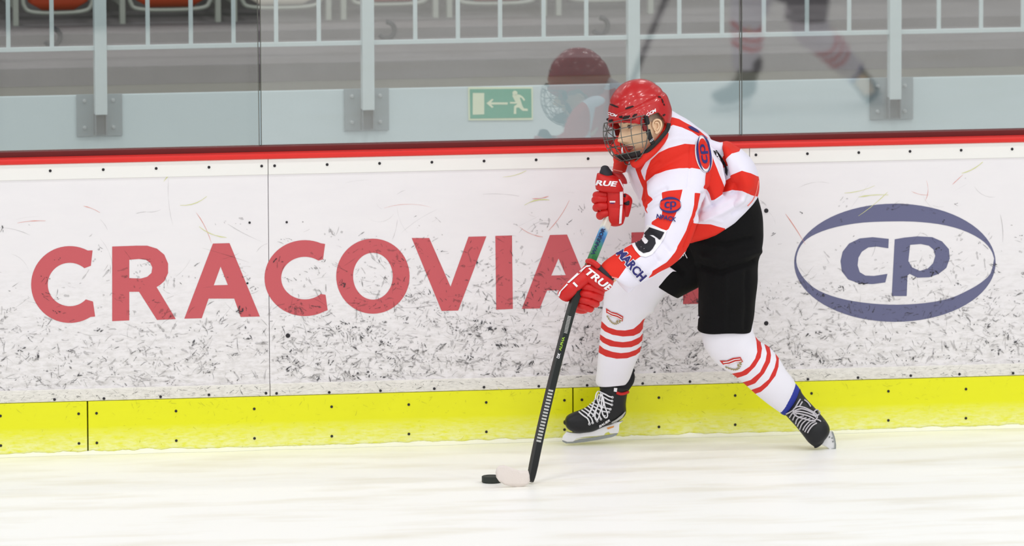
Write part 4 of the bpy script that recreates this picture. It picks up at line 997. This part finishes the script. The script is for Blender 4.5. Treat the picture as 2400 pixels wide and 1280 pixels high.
# rear skate: toe driven into the ice
YB = -0.42
skL = empty('skate', P(1925, 1050, YB)); skL.parent = man_root; skL.matrix_parent_inverse = Matrix.Translation(man_root.location).inverted(); SK[skL.name] = skL.location.copy()
fixp(loft('blue_cuff', [(1822, 960, 1864, 898, -.42, .054), (1831, 970, 1872, 908, -.42, .054), (1839, 974, 1876, 917, -.42, .050)], BLUE_CUFF, None, n=10, seg=30, capr=(0.1, 0.1)), skL)
bootL = loft('boot', [(1839, 971, 1876, 912, YB, .044), (1842, 974, 1880, 922, YB-.01, .047), (1850, 983, 1891, 936, YB-.02, .048), (1863, 997, 1906, 952, YB-.03, .049), (1876, 1013, 1922, 970, YB-.04, .049), (1886, 1026, 1936, 987, YB-.05, .048), (1893, 1035, 1944, 1002, YB-.055, .045), (1901, 1042, 1943, 1017, YB-.06, .036), (1908, 1047, 1932, 1033, YB-.06, .02)], BOOT_BLACK, None, n=40, seg=44, power=0.9, capr=(0.2, 0.7)); fixp(bootL, skL)
BLc = caster(bvh_of(bootL), 0.0035)
hl = plate('blade_holder', [zr_(900, 880), zr_(935, 880), zr_(970, 950), zr_(1000, 1080), zr_(1003, 1165), zr_(960, 1172), zr_(920, 1170), zr_(850, 1120), zr_(780, 1090), zr_(720, 1090), zr_(800, 1000)], YB-.035, 0.03, HOLDER, None, 0.003); fixp(hl, skL)
bl2 = plate('blade', [zr_(935, 870), zr_(965, 900), zr_(995, 1000), zr_(1008, 1100), zr_(1005, 1168), zr_(960, 1178), zr_(930, 1160), zr_(985, 1150), zr_(985, 1060), zr_(960, 960)], YB-.052, 0.005, BLADE_STEEL, None); fixp(bl2, skL)
for (x, y) in ((905, 975), (945, 990), (958, 1045)):
    q = P(*zr_(x, y), YB-.0515); bm = bmesh.new(); bmesh.ops.create_uvsphere(bm, u_segments=8, v_segments=6, radius=0.003, matrix=Matrix.Translation(q)); fixp(frombm('rivet', bm, BLADE_STEEL, None, True), skL)
for L_ in [[(560, 905), (590, 850), (640, 790), (700, 755)], [(520, 890), (550, 830), (610, 760), (680, 730)], [(490, 860), (520, 800), (580, 735), (640, 705)], [(440, 850), (470, 770), (530, 710), (600, 680)],
           [(405, 800), (430, 740), (480, 690), (540, 665)], [(375, 760), (390, 700), (430, 660), (500, 640)], [(330, 700), (350, 650), (390, 600)], [(280, 660), (320, 600), (370, 560)], [(230, 610), (290, 580), (340, 545)],
           [(360, 520), (400, 450), (440, 380)], [(430, 490), (470, 420)], [(500, 390), (560, 440), (600, 500)], [(700, 700), (740, 715), (760, 730)]]:
    lace('lace', L_, zr_, BLc, LACE_G, skL)
for L_ in [[(335, 540), (400, 495), (500, 510), (600, 560), (690, 620), (700, 680), (640, 720), (520, 690), (400, 650), (340, 600), (335, 545)], [(350, 560), (450, 530), (560, 560), (660, 620), (680, 670)], [(350, 590), (450, 610), (560, 640), (660, 690)],
           [(345, 575), (440, 570), (560, 600), (670, 650)], [(640, 600), (680, 555), (735, 560), (745, 600), (700, 640), (650, 640), (640, 600)]]:
    lace('lace', L_, zr_, BLc, LACE_G, skL, 0.0030, 0.005, 30)

# --- gloves
def glove(label):
    e = empty('glove', man_root.location); e.parent = man_root; e.matrix_parent_inverse = Matrix.Translation(man_root.location).inverted(); SK[e.name] = e.location.copy(); return e
def finger(path, Y, r0_, par, m=GLOVE_RED, pads=3, flat=None, name='finger', groove=0.16):
    pts = [Vector(q) for q in spline([tuple(v) for v in pth(path, Y)], 26)]; rad = []
    for i in range(26):
        t = i/25; e_ = min(t, 1-t)
        rr = r0_*(1-groove*math.exp(-((t*pads) % 1-0.0)**2/0.006)-groove*math.exp(-((t*pads) % 1-1.0)**2/0.006))
        if e_ < 0.10: rr *= math.sqrt(max(0.05, 1-(1-e_/0.10)**2))
        rad.append(rr)
    return fixp(tube(name, pts, rad, m, None, 16, True, flat), par)
gl = glove('low')
palm = loft('palm', [(1360, 636, 1412, 684, YG1+.01, .034), (1352, 655, 1416, 692, YG1+.012, .034), (1345, 678, 1408, 706, YG1+.014, .034), (1340, 700, 1396, 720, YG1+.016, .032), (1338, 716, 1378, 731, YG1+.018, .026)], GLOVE_RED, None, n=24, seg=36, power=0.8, capr=(0.3, 0.8)); fixp(palm, gl)
cuff = loft('glove_cuff', [(1357, 638, 1412, 683, YG1-.005, .050), (1363, 630, 1422, 682, YG1-.005, .056), (1371, 622, 1434, 672, YG1-.003, .058), (1382, 617, 1439, 660, YG1, .054)], GLOVE_RED, None, n=18, seg=44, power=0.8, capr=(0.25, 0.12)); fixp(cuff, gl)
fixp(loft('wrist_liner', [(1388, 615, 1437, 658, YG1, .046), (1396, 614, 1441, 652, YG1+.002, .044)], GLOVE_DARK, None, n=6, seg=30, capr=(0.1, 0.1)), gl)
fixp(tube('cuff_roll', [P(*q) for q in spline([(1376, 613, YG1), (1385, 613, YG1-.03), (1396, 619, YG1-.05), (1404, 627, YG1-.052)], 14)], [0.006]+[0.011]*12+[0.006], GLOVE_RED, None, 12), gl)
for i, q in enumerate(LOW_F): finger(q, YG1, 0.0172-0.0008*i, gl, pads=3, groove=0.2)
finger(LOW_T, YG1-.012, 0.0295, gl, pads=2, name='thumb', groove=0.10)
GLc = caster(bvh_of(*[c for c in gl.children]), 0.0022)
for lp in ([(1358.5, 636), (1376, 622.5), (1385, 622), (1384, 625.5), (1374, 627), (1361, 640)], [(1356.5, 637.5), (1360, 641), (1334, 664), (1329.5, 663)], [(1329, 665), (1331.5, 667.5), (1316, 683), (1310, 699), (1306.5, 697), (1311, 685)]):
    fixp(dress('white_piping', [lp], GLc, WHITE_PRINT, None, 3.5), gl)
fixp(text('glove_lettering', 'TRUE', (1404.5, 657), (73, 17), math.radians(38), caster(bvh_of(cuff), 0.003), WHITE_PRINT, None, bold=0.035, shear=0.2), gl)
fixp(dress('glove_tab', [[(1342, 664), (1345.5, 661), (1354.5, 670), (1351, 673)]], GLc, WHITE_PRINT, None, 3), gl)
gu = glove('up')
palm2 = loft('palm', [(1419, 446, 1461, 446, YG2, .036), (1420, 470, 1462, 468, YG2, .036), (1421, 486, 1462, 485, YG2, .035), (1422, 490, 1463, 489, YG2, .036), (1424, 510, 1466, 505, YG2, .036), (1428, 524, 1462, 521, YG2, .028)], GLOVE_RED, None, n=26, seg=36, power=0.72, capr=(0.3, 0.5)); fixp(palm2, gu)
cuff2 = loft('glove_cuff', [(1399, 408, 1450, 416, YG2-.002, .045), (1397, 418, 1457, 423, YG2-.005, .052), (1395, 432, 1462, 438, YG2-.005, .054), (1396, 442, 1460, 448, YG2-.003, .050)], GLOVE_RED, None, n=18, seg=44, power=0.8, capr=(0.2, 0.2)); fixp(cuff2, gu)
fixp(loft('wrist_liner', [(1408, 396, 1428, 394, YG2+.005, .034), (1405, 404, 1434, 402, YG2+.003, .040), (1407, 412, 1436, 412, YG2, .042)], GLOVE_DARK, None, n=12, seg=30, capr=(0.7, 0.2)), gu)
fixp(loft('cuff_roll', [(1432, 404, 1462, 410, YG2+.02, .036), (1436, 414, 1468, 420, YG2+.02, .04), (1448, 424, 1470, 428, YG2+.02, .04)], mat('glove_dark_red', (176, 20, 20), rough=0.6), None, n=10, seg=28, capr=(0.3, 0.5)), gu)  # roll at the wrist, a darker red than the rest of the glove
for i, q in enumerate(UP_F): finger(q, YG2, (0.0150, 0.0165, 0.0170, 0.0165)[i], gu, pads=2, groove=0.1)
finger(UP_T, YG2, 0.0185, gu, pads=2, name='thumb', groove=0.08)
fixp(loft('palm_gusset', [(1458, 458, 1470, 456, YG2+.01, .02), (1460, 464, 1480, 468, YG2+.012, .022), (1462, 476, 1478, 478, YG2+.012, .02)], GLOVE_DARK, None, n=10, seg=24, capr=(0.5, 0.6)), gu)
GUc = caster(bvh_of(*[c for c in gu.children]), 0.0022)
for lp in ([(1452, 449), (1459, 449), (1459, 480), (1452.5, 480)], [(1453, 482), (1458.5, 481), (1456, 523), (1450.5, 524.5)], [(1449, 421), (1452, 421), (1462, 440), (1460, 443)]):
    fixp(dress('white_piping', [lp], GUc, WHITE_PRINT, None, 3.5), gu)
fixp(text('glove_lettering', 'RUE', (1421.5, 430), (50, 12), math.radians(4), caster(bvh_of(cuff2), 0.003), WHITE_PRINT, None, bold=0.04, shear=0.2), gu)
fixp(dress('glove_tab', [[(1429, 471), (1442, 471), (1442, 474.5), (1429, 474.5)]], GUc, WHITE_PRINT, None, 3), gu)
fixp(dress('glove_tab', [[(1430, 475.5), (1440, 475.5), (1440, 477), (1430, 477)]], GUc, NAVY, None, 3), gu)

# --- helmet
def helmet_pt(az, v, s=1.0):
    """az radians (0 front, + left); v 0 at the rim, 1 at the crown"""
    c, s_ = math.cos(az), math.sin(az); a = abs(math.degrees(math.atan2(s_, c)))
    # rim height by azimuth: brow, temple drop, ear opening, nape
    ks = [(0, .028), (30, .024), (52, .012), (64, .000), (72, -.006), (77, .012), (82, .030), (98, .034), (107, .010), (116, -.016), (130, -.032), (150, -.040), (180, -.042)]
    for (a0, z0), (a1, z1) in zip(ks, ks[1:]):
        if a0 <= a <= a1: t = (a-a0)/(a1-a0); t = t*t*(3-2*t); rim = z0+(z1-z0)*t; break
    el0 = math.asin(max(-.9, min(.9, (rim-.03)/.144))); el = el0+(PI/2-el0)*v
    ce, se = math.cos(el), math.sin(el)
    rx = .127 if c > 0 else .128
    x = rx*math.copysign(abs(c)**.93, c)*ce**.92; y = .104*math.copysign(abs(s_)**.93, s_)*ce**.92; z = .03+.144*se
    if c > 0: x *= 1-.10*max(0, se)*c
    if c < 0 and se < 0: x *= 1+.30*se*(-c)
    # raised centre shell, brow lip, side groove
    r_ = 1.0
    r_ += .040*math.exp(-((z-.105-.02*c)/.018)**2)*(1 if a < 150 else .5)*0.6
    r_ += .022*math.exp(-((v)/.08)**2)
    gz = .085+.045*c if a < 90 else .085+.05*c
    r_ -= .030*math.exp(-((z-(.082+.030*(-c)))/.006)**2)
    r_ -= .020*math.exp(-((z-(.120+.020*(-c)))/.007)**2)*(abs(s_) > .1)
    x += -.004*math.exp(-(y/.02)**2)*(z > .14)
    return HL((x*r_)*s, (y*r_)*s, .03+(z-.03)*s)
NU, NV = 220, 60; V = []; F = []
for lay_, sc in ((0, 1.0), (1, .90)):
    for j in range(NV+1):
        for i in range(NU):
            V.append(helmet_pt(2*PI*i/NU, (j/NV)*.995, sc))
S_ = NU*(NV+1)
for j in range(NV):
    for i in range(NU):
        a = j*NU+i; b = j*NU+(i+1) % NU; F.append((a, b, b+NU, a+NU)); F.append((S_+a, S_+a+NU, S_+b+NU, S_+b))
for i in range(NU): F.append((i, S_+i, S_+(i+1) % NU, (i+1) % NU))
F.append(tuple(NV*NU+i for i in range(NU))); F.append(tuple(S_+NV*NU+i for i in range(NU))[::-1])
HELM = mat('helmet_red', (188, 8, 12), rough=0.3, var=0.08, vscale=30, coat=0.4)
helmet = mesh('helmet', V, F, HELM, man_root, True)
Hc = caster(bvh_of(helmet), 0.0018); Hc2 = caster(bvh_of(helmet), 0.0026)
def z8(x, y): return (1380+x/5.818, 170+y/5.818)
VENT = mat('helmet_vent', (34, 12, 14), rough=0.8)
for lp in ([(300, 433), (330, 437), (392, 462), (396, 474), (360, 468), (305, 446)], [(505, 490), (530, 474), (590, 458), (605, 468), (560, 486), (512, 497)], [(470, 615), (490, 598), (552, 590), (556, 600), (530, 626), (472, 630)],
           [(600, 590), (620, 572), (655, 568), (650, 582), (620, 600), (600, 606)], [(945, 325), (970, 328), (985, 345), (950, 340)], [(990, 362), (1005, 370), (1018, 405), (1004, 410)], [(995, 585), (1030, 568), (1040, 580), (1005, 602)], [(1015, 425), (1030, 430), (1035, 450), (1022, 445)]):
    lp = [z8(*p) for p in lp]; mx_, my_ = np.mean(lp, 0)
    dress('vent', [[(mx_+(x-mx_)*1.25, my_+(y-my_)*1.35) for x, y in lp]], Hc, VENT, helmet, 3)
seam('vent_lip', [z8(*p) for p in [(470, 648), (540, 655), (600, 642), (640, 628)]], VENT, 0.0012, Hc, helmet, 14)
text('helmet_lettering', 'CCM', z8(325, 572), (24, 6.5), math.radians(17), Hc2, WHITE_PRINT, helmet, bold=0.045, shear=0.35)
text('helmet_lettering', 'CCM', z8(850, 547), (27, 7), math.radians(-30), Hc2, WHITE_PRINT, helmet, bold=0.045, shear=0.35)
# cage clips and straps
for q, r_ in (((.098, .045, .046), .010), ((.118, .0, .040), .010), ((.098, -.045, .046), .010)):
    bm = bmesh.new(); c = HL(*q); bmesh.ops.create_cube(bm, size=1.0, matrix=Matrix.Translation(c+f1_*0.014) @ Matrix((tuple(f1_*.012)+(0,), tuple(l2_*.020)+(0,), tuple(u2_*.010)+(0,), (0, 0, 0, 1))).transposed())
    bmesh.ops.bevel(bm, geom=bm.edges[:], offset=.002, segments=2, affect='EDGES'); frombm('cage_clip', bm, STRAP, helmet)
for sd in (1, -1):
    bm = bmesh.new(); c = HL(.040, sd*.106, .014); bmesh.ops.create_cube(bm, size=1.0, matrix=Matrix.Translation(c) @ Matrix((tuple(f1_*.020)+(0,), tuple(l2_*.012)+(0,), tuple(u2_*.036)+(0,), (0, 0, 0, 1))).transposed())
    bmesh.ops.bevel(bm, geom=bm.edges[:], offset=.003, segments=2, affect='EDGES'); frombm('side_clip', bm, STRAP, helmet)
    bm = bmesh.new(); c = HL(.050, sd*.100, -.010); bmesh.ops.create_cube(bm, size=1.0, matrix=Matrix.Translation(c) @ Matrix((tuple(f1_*.026)+(0,), tuple(l2_*.008)+(0,), tuple(u2_*.030)+(0,), (0, 0, 0, 1))).transposed())
    bmesh.ops.bevel(bm, geom=bm.edges[:], offset=.003, segments=2, affect='EDGES'); frombm('cage_hinge', bm, mat('hinge_maroon', (120, 20, 22), rough=0.4), helmet)
    st = [(-.055, sd*.105, -.015), (-.045, sd*.096, -.040), (-.010, sd*.090, -.066), (.024, sd*.080, -.088), (.050, sd*.055, -.108), (.066, sd*.025, -.124), (.07, 0, -.128)]
    tube('chin_strap', [HL(*q) for q in spline(st, 30)], 0.0085, STRAP, helmet, 8, True, (0.45, 1.0))
    st = [(.040, sd*.100, -.022), (.034, sd*.094, -.050), (.020, sd*.084, -.078)]
    tube('chin_strap', [HL(*q) for q in spline(st, 12)], 0.008, STRAP, helmet, 8, True, (0.5, 1.2))
o = text('strap_lettering', 'CCM', z8(865, 915), (14, 4), math.radians(-40), caster(bvh_of(*[c for c in helmet.children if c.name.startswith('chin_strap')]), 0.002), WHITE_PRINT, helmet, bold=0.04)
# cage of wires
def cage_pt(a, z):
    """a degrees from the front (+ left), z local height"""
    t = (z-.035)/(-.17)                       # 0 top .. 1 bottom
    bul = math.sin(PI*min(1, .28+.62*t))**.7
    fx = .062+.098*bul; sy = .070+.038*bul
    if t > .72: k = (t-.72)/.28; fx -= .018*k*k; sy -= .050*k*k
    return HL(fx*math.cos(math.radians(a))**.9+.004, sy*math.sin(math.radians(a))*1.04, z)
ws = []
zrows = [.034, .004, -.030, -.062, -.092, -.118]
for k, z in enumerate(zrows):
    am = (78, 80, 80, 72, 60, 56)[k]; ws.append(([cage_pt(a, z) for a in np.linspace(-am, am, 41)], .0019 if k in (0, 5) else .00155))
cols_ = [-72, -54, -36, -18, 0, 18, 36, 54, 72]
for a in cols_:
    zb = -.122 if abs(a) < 60 else -.085
    ws.append(([cage_pt(a*(1-.12*t), .034+(zb-.034)*t) for t in np.linspace(0, 1, 24)], .00155))
for sd in (1, -1):                             # frame down the cheek and round the chin
    fr = [(.040, sd*.104, .014), (.042, sd*.104, -.012), (.046, sd*.102, -.040), (.056, sd*.088, -.080), (.068, sd*.062, -.112), (.088, sd*.032, -.132), (.094, 0, -.137)]
    ws.append(([HL(*q) for q in spline(fr, 30)], .0024))
    ws.append(([HL(*q) for q in spline([(.040, sd*.106, .022), (.062, sd*.104, .022), (.064, sd*.100, .0), (.042, sd*.105, -.002), (.040, sd*.106, .022)], 20)], .0018))
cage = tubes('face_cage', ws[:0]+[ws[0]], CAGE, helmet, 8); cage['kind'] = 'stuff' if False else ''
del cage['kind']
for k, (p_, r_) in enumerate(ws[1:]): tube('cage_wire', p_, r_, CAGE, cage, 8)
# extra diagonal wires on the far side of the cage
for a0, z0, a1, z1 in [(-72, .034, -36, -.030), (-36, .034, -72, -.030), (-72, -.030, -36, -.085), (-36, -.030, -72, -.080), (-36, .034, -10, .004)]:
    tube('cage_wire', [cage_pt(a0+(a1-a0)*t, z0+(z1-z0)*t) for t in np.linspace(0, 1, 14)], .0015, CAGE, cage, 8)
# chin cup and mouthguard
V = []; F = []
for j in range(13):
    for i in range(25):
        a = -62+124*i/24; z = -.098-.036*j/12
        p = cage_pt(a*.9, z); c0 = HL(.02, 0, -.10); V.append(p+(c0-p)*(.06+.10*(j/12)**2))
for j in range(12):
    for i in range(24): a = j*25+i; F.append((a, a+1, a+26, a+25))
n = len(V); V += [v+(HC-v).normalized()*.008 for v in V]; F += [tuple(n+i for i in f[::-1]) for f in F[:]]
F += [(i, n+i, n+i+1, i+1) for i in range(24)]+[(300+i, 301+i, n+301+i, n+300+i) for i in range(24)]
mesh('chin_cup', V, F, STRAP, helmet, True)
tube('mouthguard', [HL(.112, .010, -.068), HL(.114, .008, -.078), HL(.114, .008, -.090)], [.0022, .0034, .0046], WHITE_PRINT, body, 8)

# ------------------------------------------------------------------ stick
stick = empty('hockey_stick', PZ(1243, 1132, 0)); tag(stick, 'dark hockey stick with green and blue upper shaft and pale taped blade on the ice', 'hockey stick')
YK = PZ(1243, 1132, 0.004).y
sp_ = [(1448, 468), (1426, 514), (1407, 560), (1390, 602), (1368, 655), (1347, 702), (1327, 770), (1306, 850), (1284, 940), (1262, 1035), (1247, 1108), (1242, 1128)]
def ystick(y):
    t = (y-470)/(1128-470); return YG2-.02+(YK-(YG2-.02))*t**1.0
# keep the shaft through both gloves
def ys2(y):
    t = [(470, YG2+.008), (520, YG2-.010), (600, YG1+.02), (702, YG1-.035), (760, YG1-.08), (1128, YK)]
    for (a0, b0), (a1, b1) in zip(t, t[1:]):
        if y <= a1: return b0+(b1-b0)*(y-a0)/(a1-a0)
    return YK
SHAFT = bpy.data.materials.new('shaft_paint'); SHAFT.use_nodes = True; nt, N, L = nodes_of(SHAFT); b = N['Principled BSDF']; b.inputs['Roughness'].default_value = .35
at = N.new('ShaderNodeAttribute'); at.attribute_name = 'along'; cr = N.new('ShaderNodeValToRGB'); L.new(at.outputs['Fac'], cr.inputs[0]); L.new(cr.outputs[0], b.inputs['Base Color'])
st_ = [(0.0, (222, 226, 214)), (0.135, (222, 228, 216)), (0.155, (70, 160, 214)), (0.185, (36, 110, 176)), (0.225, (44, 150, 110)), (0.27, (40, 120, 64)), (0.37, (26, 36, 32)), (0.8, (28, 30, 30)), (1, (24, 24, 26))]
while len(cr.color_ramp.elements) < len(st_): cr.color_ramp.elements.new(.5)
for e_, (p_, c_) in zip(cr.color_ramp.elements, st_): e_.position = p_; e_.color = srgb(*c_)
pts = [P(x, y, ys2(y)) for x, y in spline(sp_, 60)]
nseg = 12; rad = []
V = []; F = []; al = []
for i, p in enumerate(pts):
    t = (pts[min(i+1, 59)]-pts[max(i-1, 0)]).normalized(); side = t.cross(NH).normalized(); fw = side.cross(t).normalized()
    wx = .0172 if i < 52 else .0172-.004*(i-52)/8; wy = .0125 if i < 50 else .0125-.004*(i-50)/10
    a_ = math.radians(28)
    s2 = side*math.cos(a_)+fw*math.sin(a_); f2 = fw*math.cos(a_)-side*math.sin(a_)
    for (u, v) in ((-1, -.6), (-.75, -1), (.75, -1), (1, -.6), (1, .6), (.75, 1), (-.75, 1), (-1, .6)):
        V.append(p+s2*u*wx+f2*v*wy); al.append(i/59)
for i in range(59):
    for k in range(8): a = i*8+k; b_ = i*8+(k+1) % 8; F.append((a, b_, b_+8, a+8))
F.append(tuple(range(8))[::-1]); F.append(tuple(range(59*8, 60*8)))
shaft = mesh('shaft', V, F, SHAFT, stick); A = shaft.data.attributes.new('along', 'FLOAT', 'POINT'); A.data.foreach_set('value', np.array(al, np.float32))
Sc = caster(bvh_of(shaft), 0.0015)
SHN = mat('shaft_ink', (20, 50, 90), rough=.5); LIME = mat('shaft_lime', (160, 200, 60), rough=.5)
text('shaft_lettering', 'WARRIOR', (1402, 566), (68, 9), math.radians(-67.5), Sc, SHN, shaft, bold=.04)
text('shaft_lettering', 'ALPHA', (1316.5, 806), (34, 5.5), math.radians(-74.5), Sc, LIME, shaft, bold=.03)
text('shaft_lettering', 'DX', (1309, 834), (12, 6), math.radians(-74.5), Sc, WHITE_PRINT, shaft, bold=.03)
for k in range(13):
    t = k/12; x = 1336-9*t; y = 742+38*t; dress('shaft_print', [[(x-5, y-1.6), (x+2.5, y+.3), (x+2, y+1.9), (x-5.5, y)]], Sc, TAPE_S, shaft, 4)
for k in range(17):
    t = k/16; y = 915+118*t; x = 1291-(y-915)*.24
    dress('shaft_print', [[(x-5, y-2.2), (x+5.5, y-.2), (x+4.6, y+4.4), (x-5.5, y+2)]], Sc, TAPE_S, shaft, 4)
# blade: a tall thin curved plate standing on the ice
bo = [(1238, 1103), (1229, 1103), (1219, 1103.5), (1210, 1101), (1201, 1097), (1190, 1093), (1180, 1090.5), (1171, 1091), (1164, 1097), (1161.5, 1108), (1163, 1119), (1170, 1129), (1182, 1136), (1196, 1140), (1212, 1142), (1228, 1140), (1238, 1135), (1242, 1127), (1241, 1114)]
r = delaunay_2d_cdt([Vector(p) for p in bo]+[Vector((x, y)) for x in range(1170, 1240, 7) for y in range(1097, 1138, 7) if sdpoly(np.array([[x, y]], float), bo)[0] < -2], [(i, (i+1) % len(bo)) for i in range(len(bo))], [], 1, 1e-4)
bm = bmesh.new(); zb = PZ(1210, 1142, 0.002).y
def bdy(x): u = (1240-x)/80; return zb+.02-.045*u*u+.012*u
fr = [bm.verts.new(P(v[0], v[1], bdy(v[0])-.004)) for v in r[0]]; bk = [bm.verts.new(P(v[0], v[1], bdy(v[0])+.004)) for v in r[0]]; cnt = {}
for f in r[2]:
    bm.faces.new([fr[i] for i in f]); bm.faces.new([bk[i] for i in f[::-1]])
    for i in range(3): cnt.setdefault(tuple(sorted((f[i-1], f[i]))), []).append((f[i-1], f[i]))
for k, v in cnt.items():
    if len(v) == 1: a, b_ = v[0]; bm.faces.new([fr[b_], fr[a], bk[a], bk[b_]])
frombm('blade', bm, TAPE_W, stick, True)

# ------------------------------------------------------------------ puck
pc = PZ(1152, 1131, 0.0); bm = bmesh.new(); R_ = .0381; rings_ = [(0, 0), (.9, 0), (1, .002), (1, .0235), (.9, .0254), (.62, .0254), (.60, .0245), (0, .0245)]
segp = 40; prv = None
for (rr, z) in rings_:
    row = [bm.verts.new((pc.x+R_*rr*math.cos(2*PI*k/segp), pc.y+R_*rr*math.sin(2*PI*k/segp), z+.001)) for k in range(segp)] if rr else [bm.verts.new((pc.x, pc.y, z+.001))]
    if prv:
        for k in range(segp):
            a, b_ = prv[k % len(prv)], prv[(k+1) % len(prv)]; c, d = row[(k+1) % len(row)], row[k % len(row)]
            bm.faces.new([v for i, v in enumerate((a, b_, c, d)) if v not in (a, b_, c, d)[:i]])
    prv = row
pk = empty('puck', pc); tag(pk, 'small black rubber puck on the ice at the tip of the stick blade', 'puck')
frombm('puck_disc', bm, PUCK, pk, False)

# ------------------------------------------------------------------ a second skater farther out on the ice: only its mirror image shows, in the right glass pane
def copy_tree(o, parent=None):
    c = o.copy(); COL.objects.link(c)
    if parent:
        c.parent = parent; c.matrix_parent_inverse = o.matrix_parent_inverse.copy()
    for ch in list(o.children): copy_tree(ch, c)
    return c
fa = PZ(1940, 1050, 0); vp = PZ(2062, 246, 0); shift = Vector((vp.x-fa.x, (2*0.087-vp.y)-fa.y, 0))
p2 = copy_tree(man_root); p2.location = man_root.location+shift; tag(p2, 'second hockey skater far out on the ice, mirrored faintly in the right glass pane')
k2 = copy_tree(stick); k2.location = stick.location+shift; tag(k2, 'second hockey stick far out on the ice, mirrored faintly above the skater helmet')
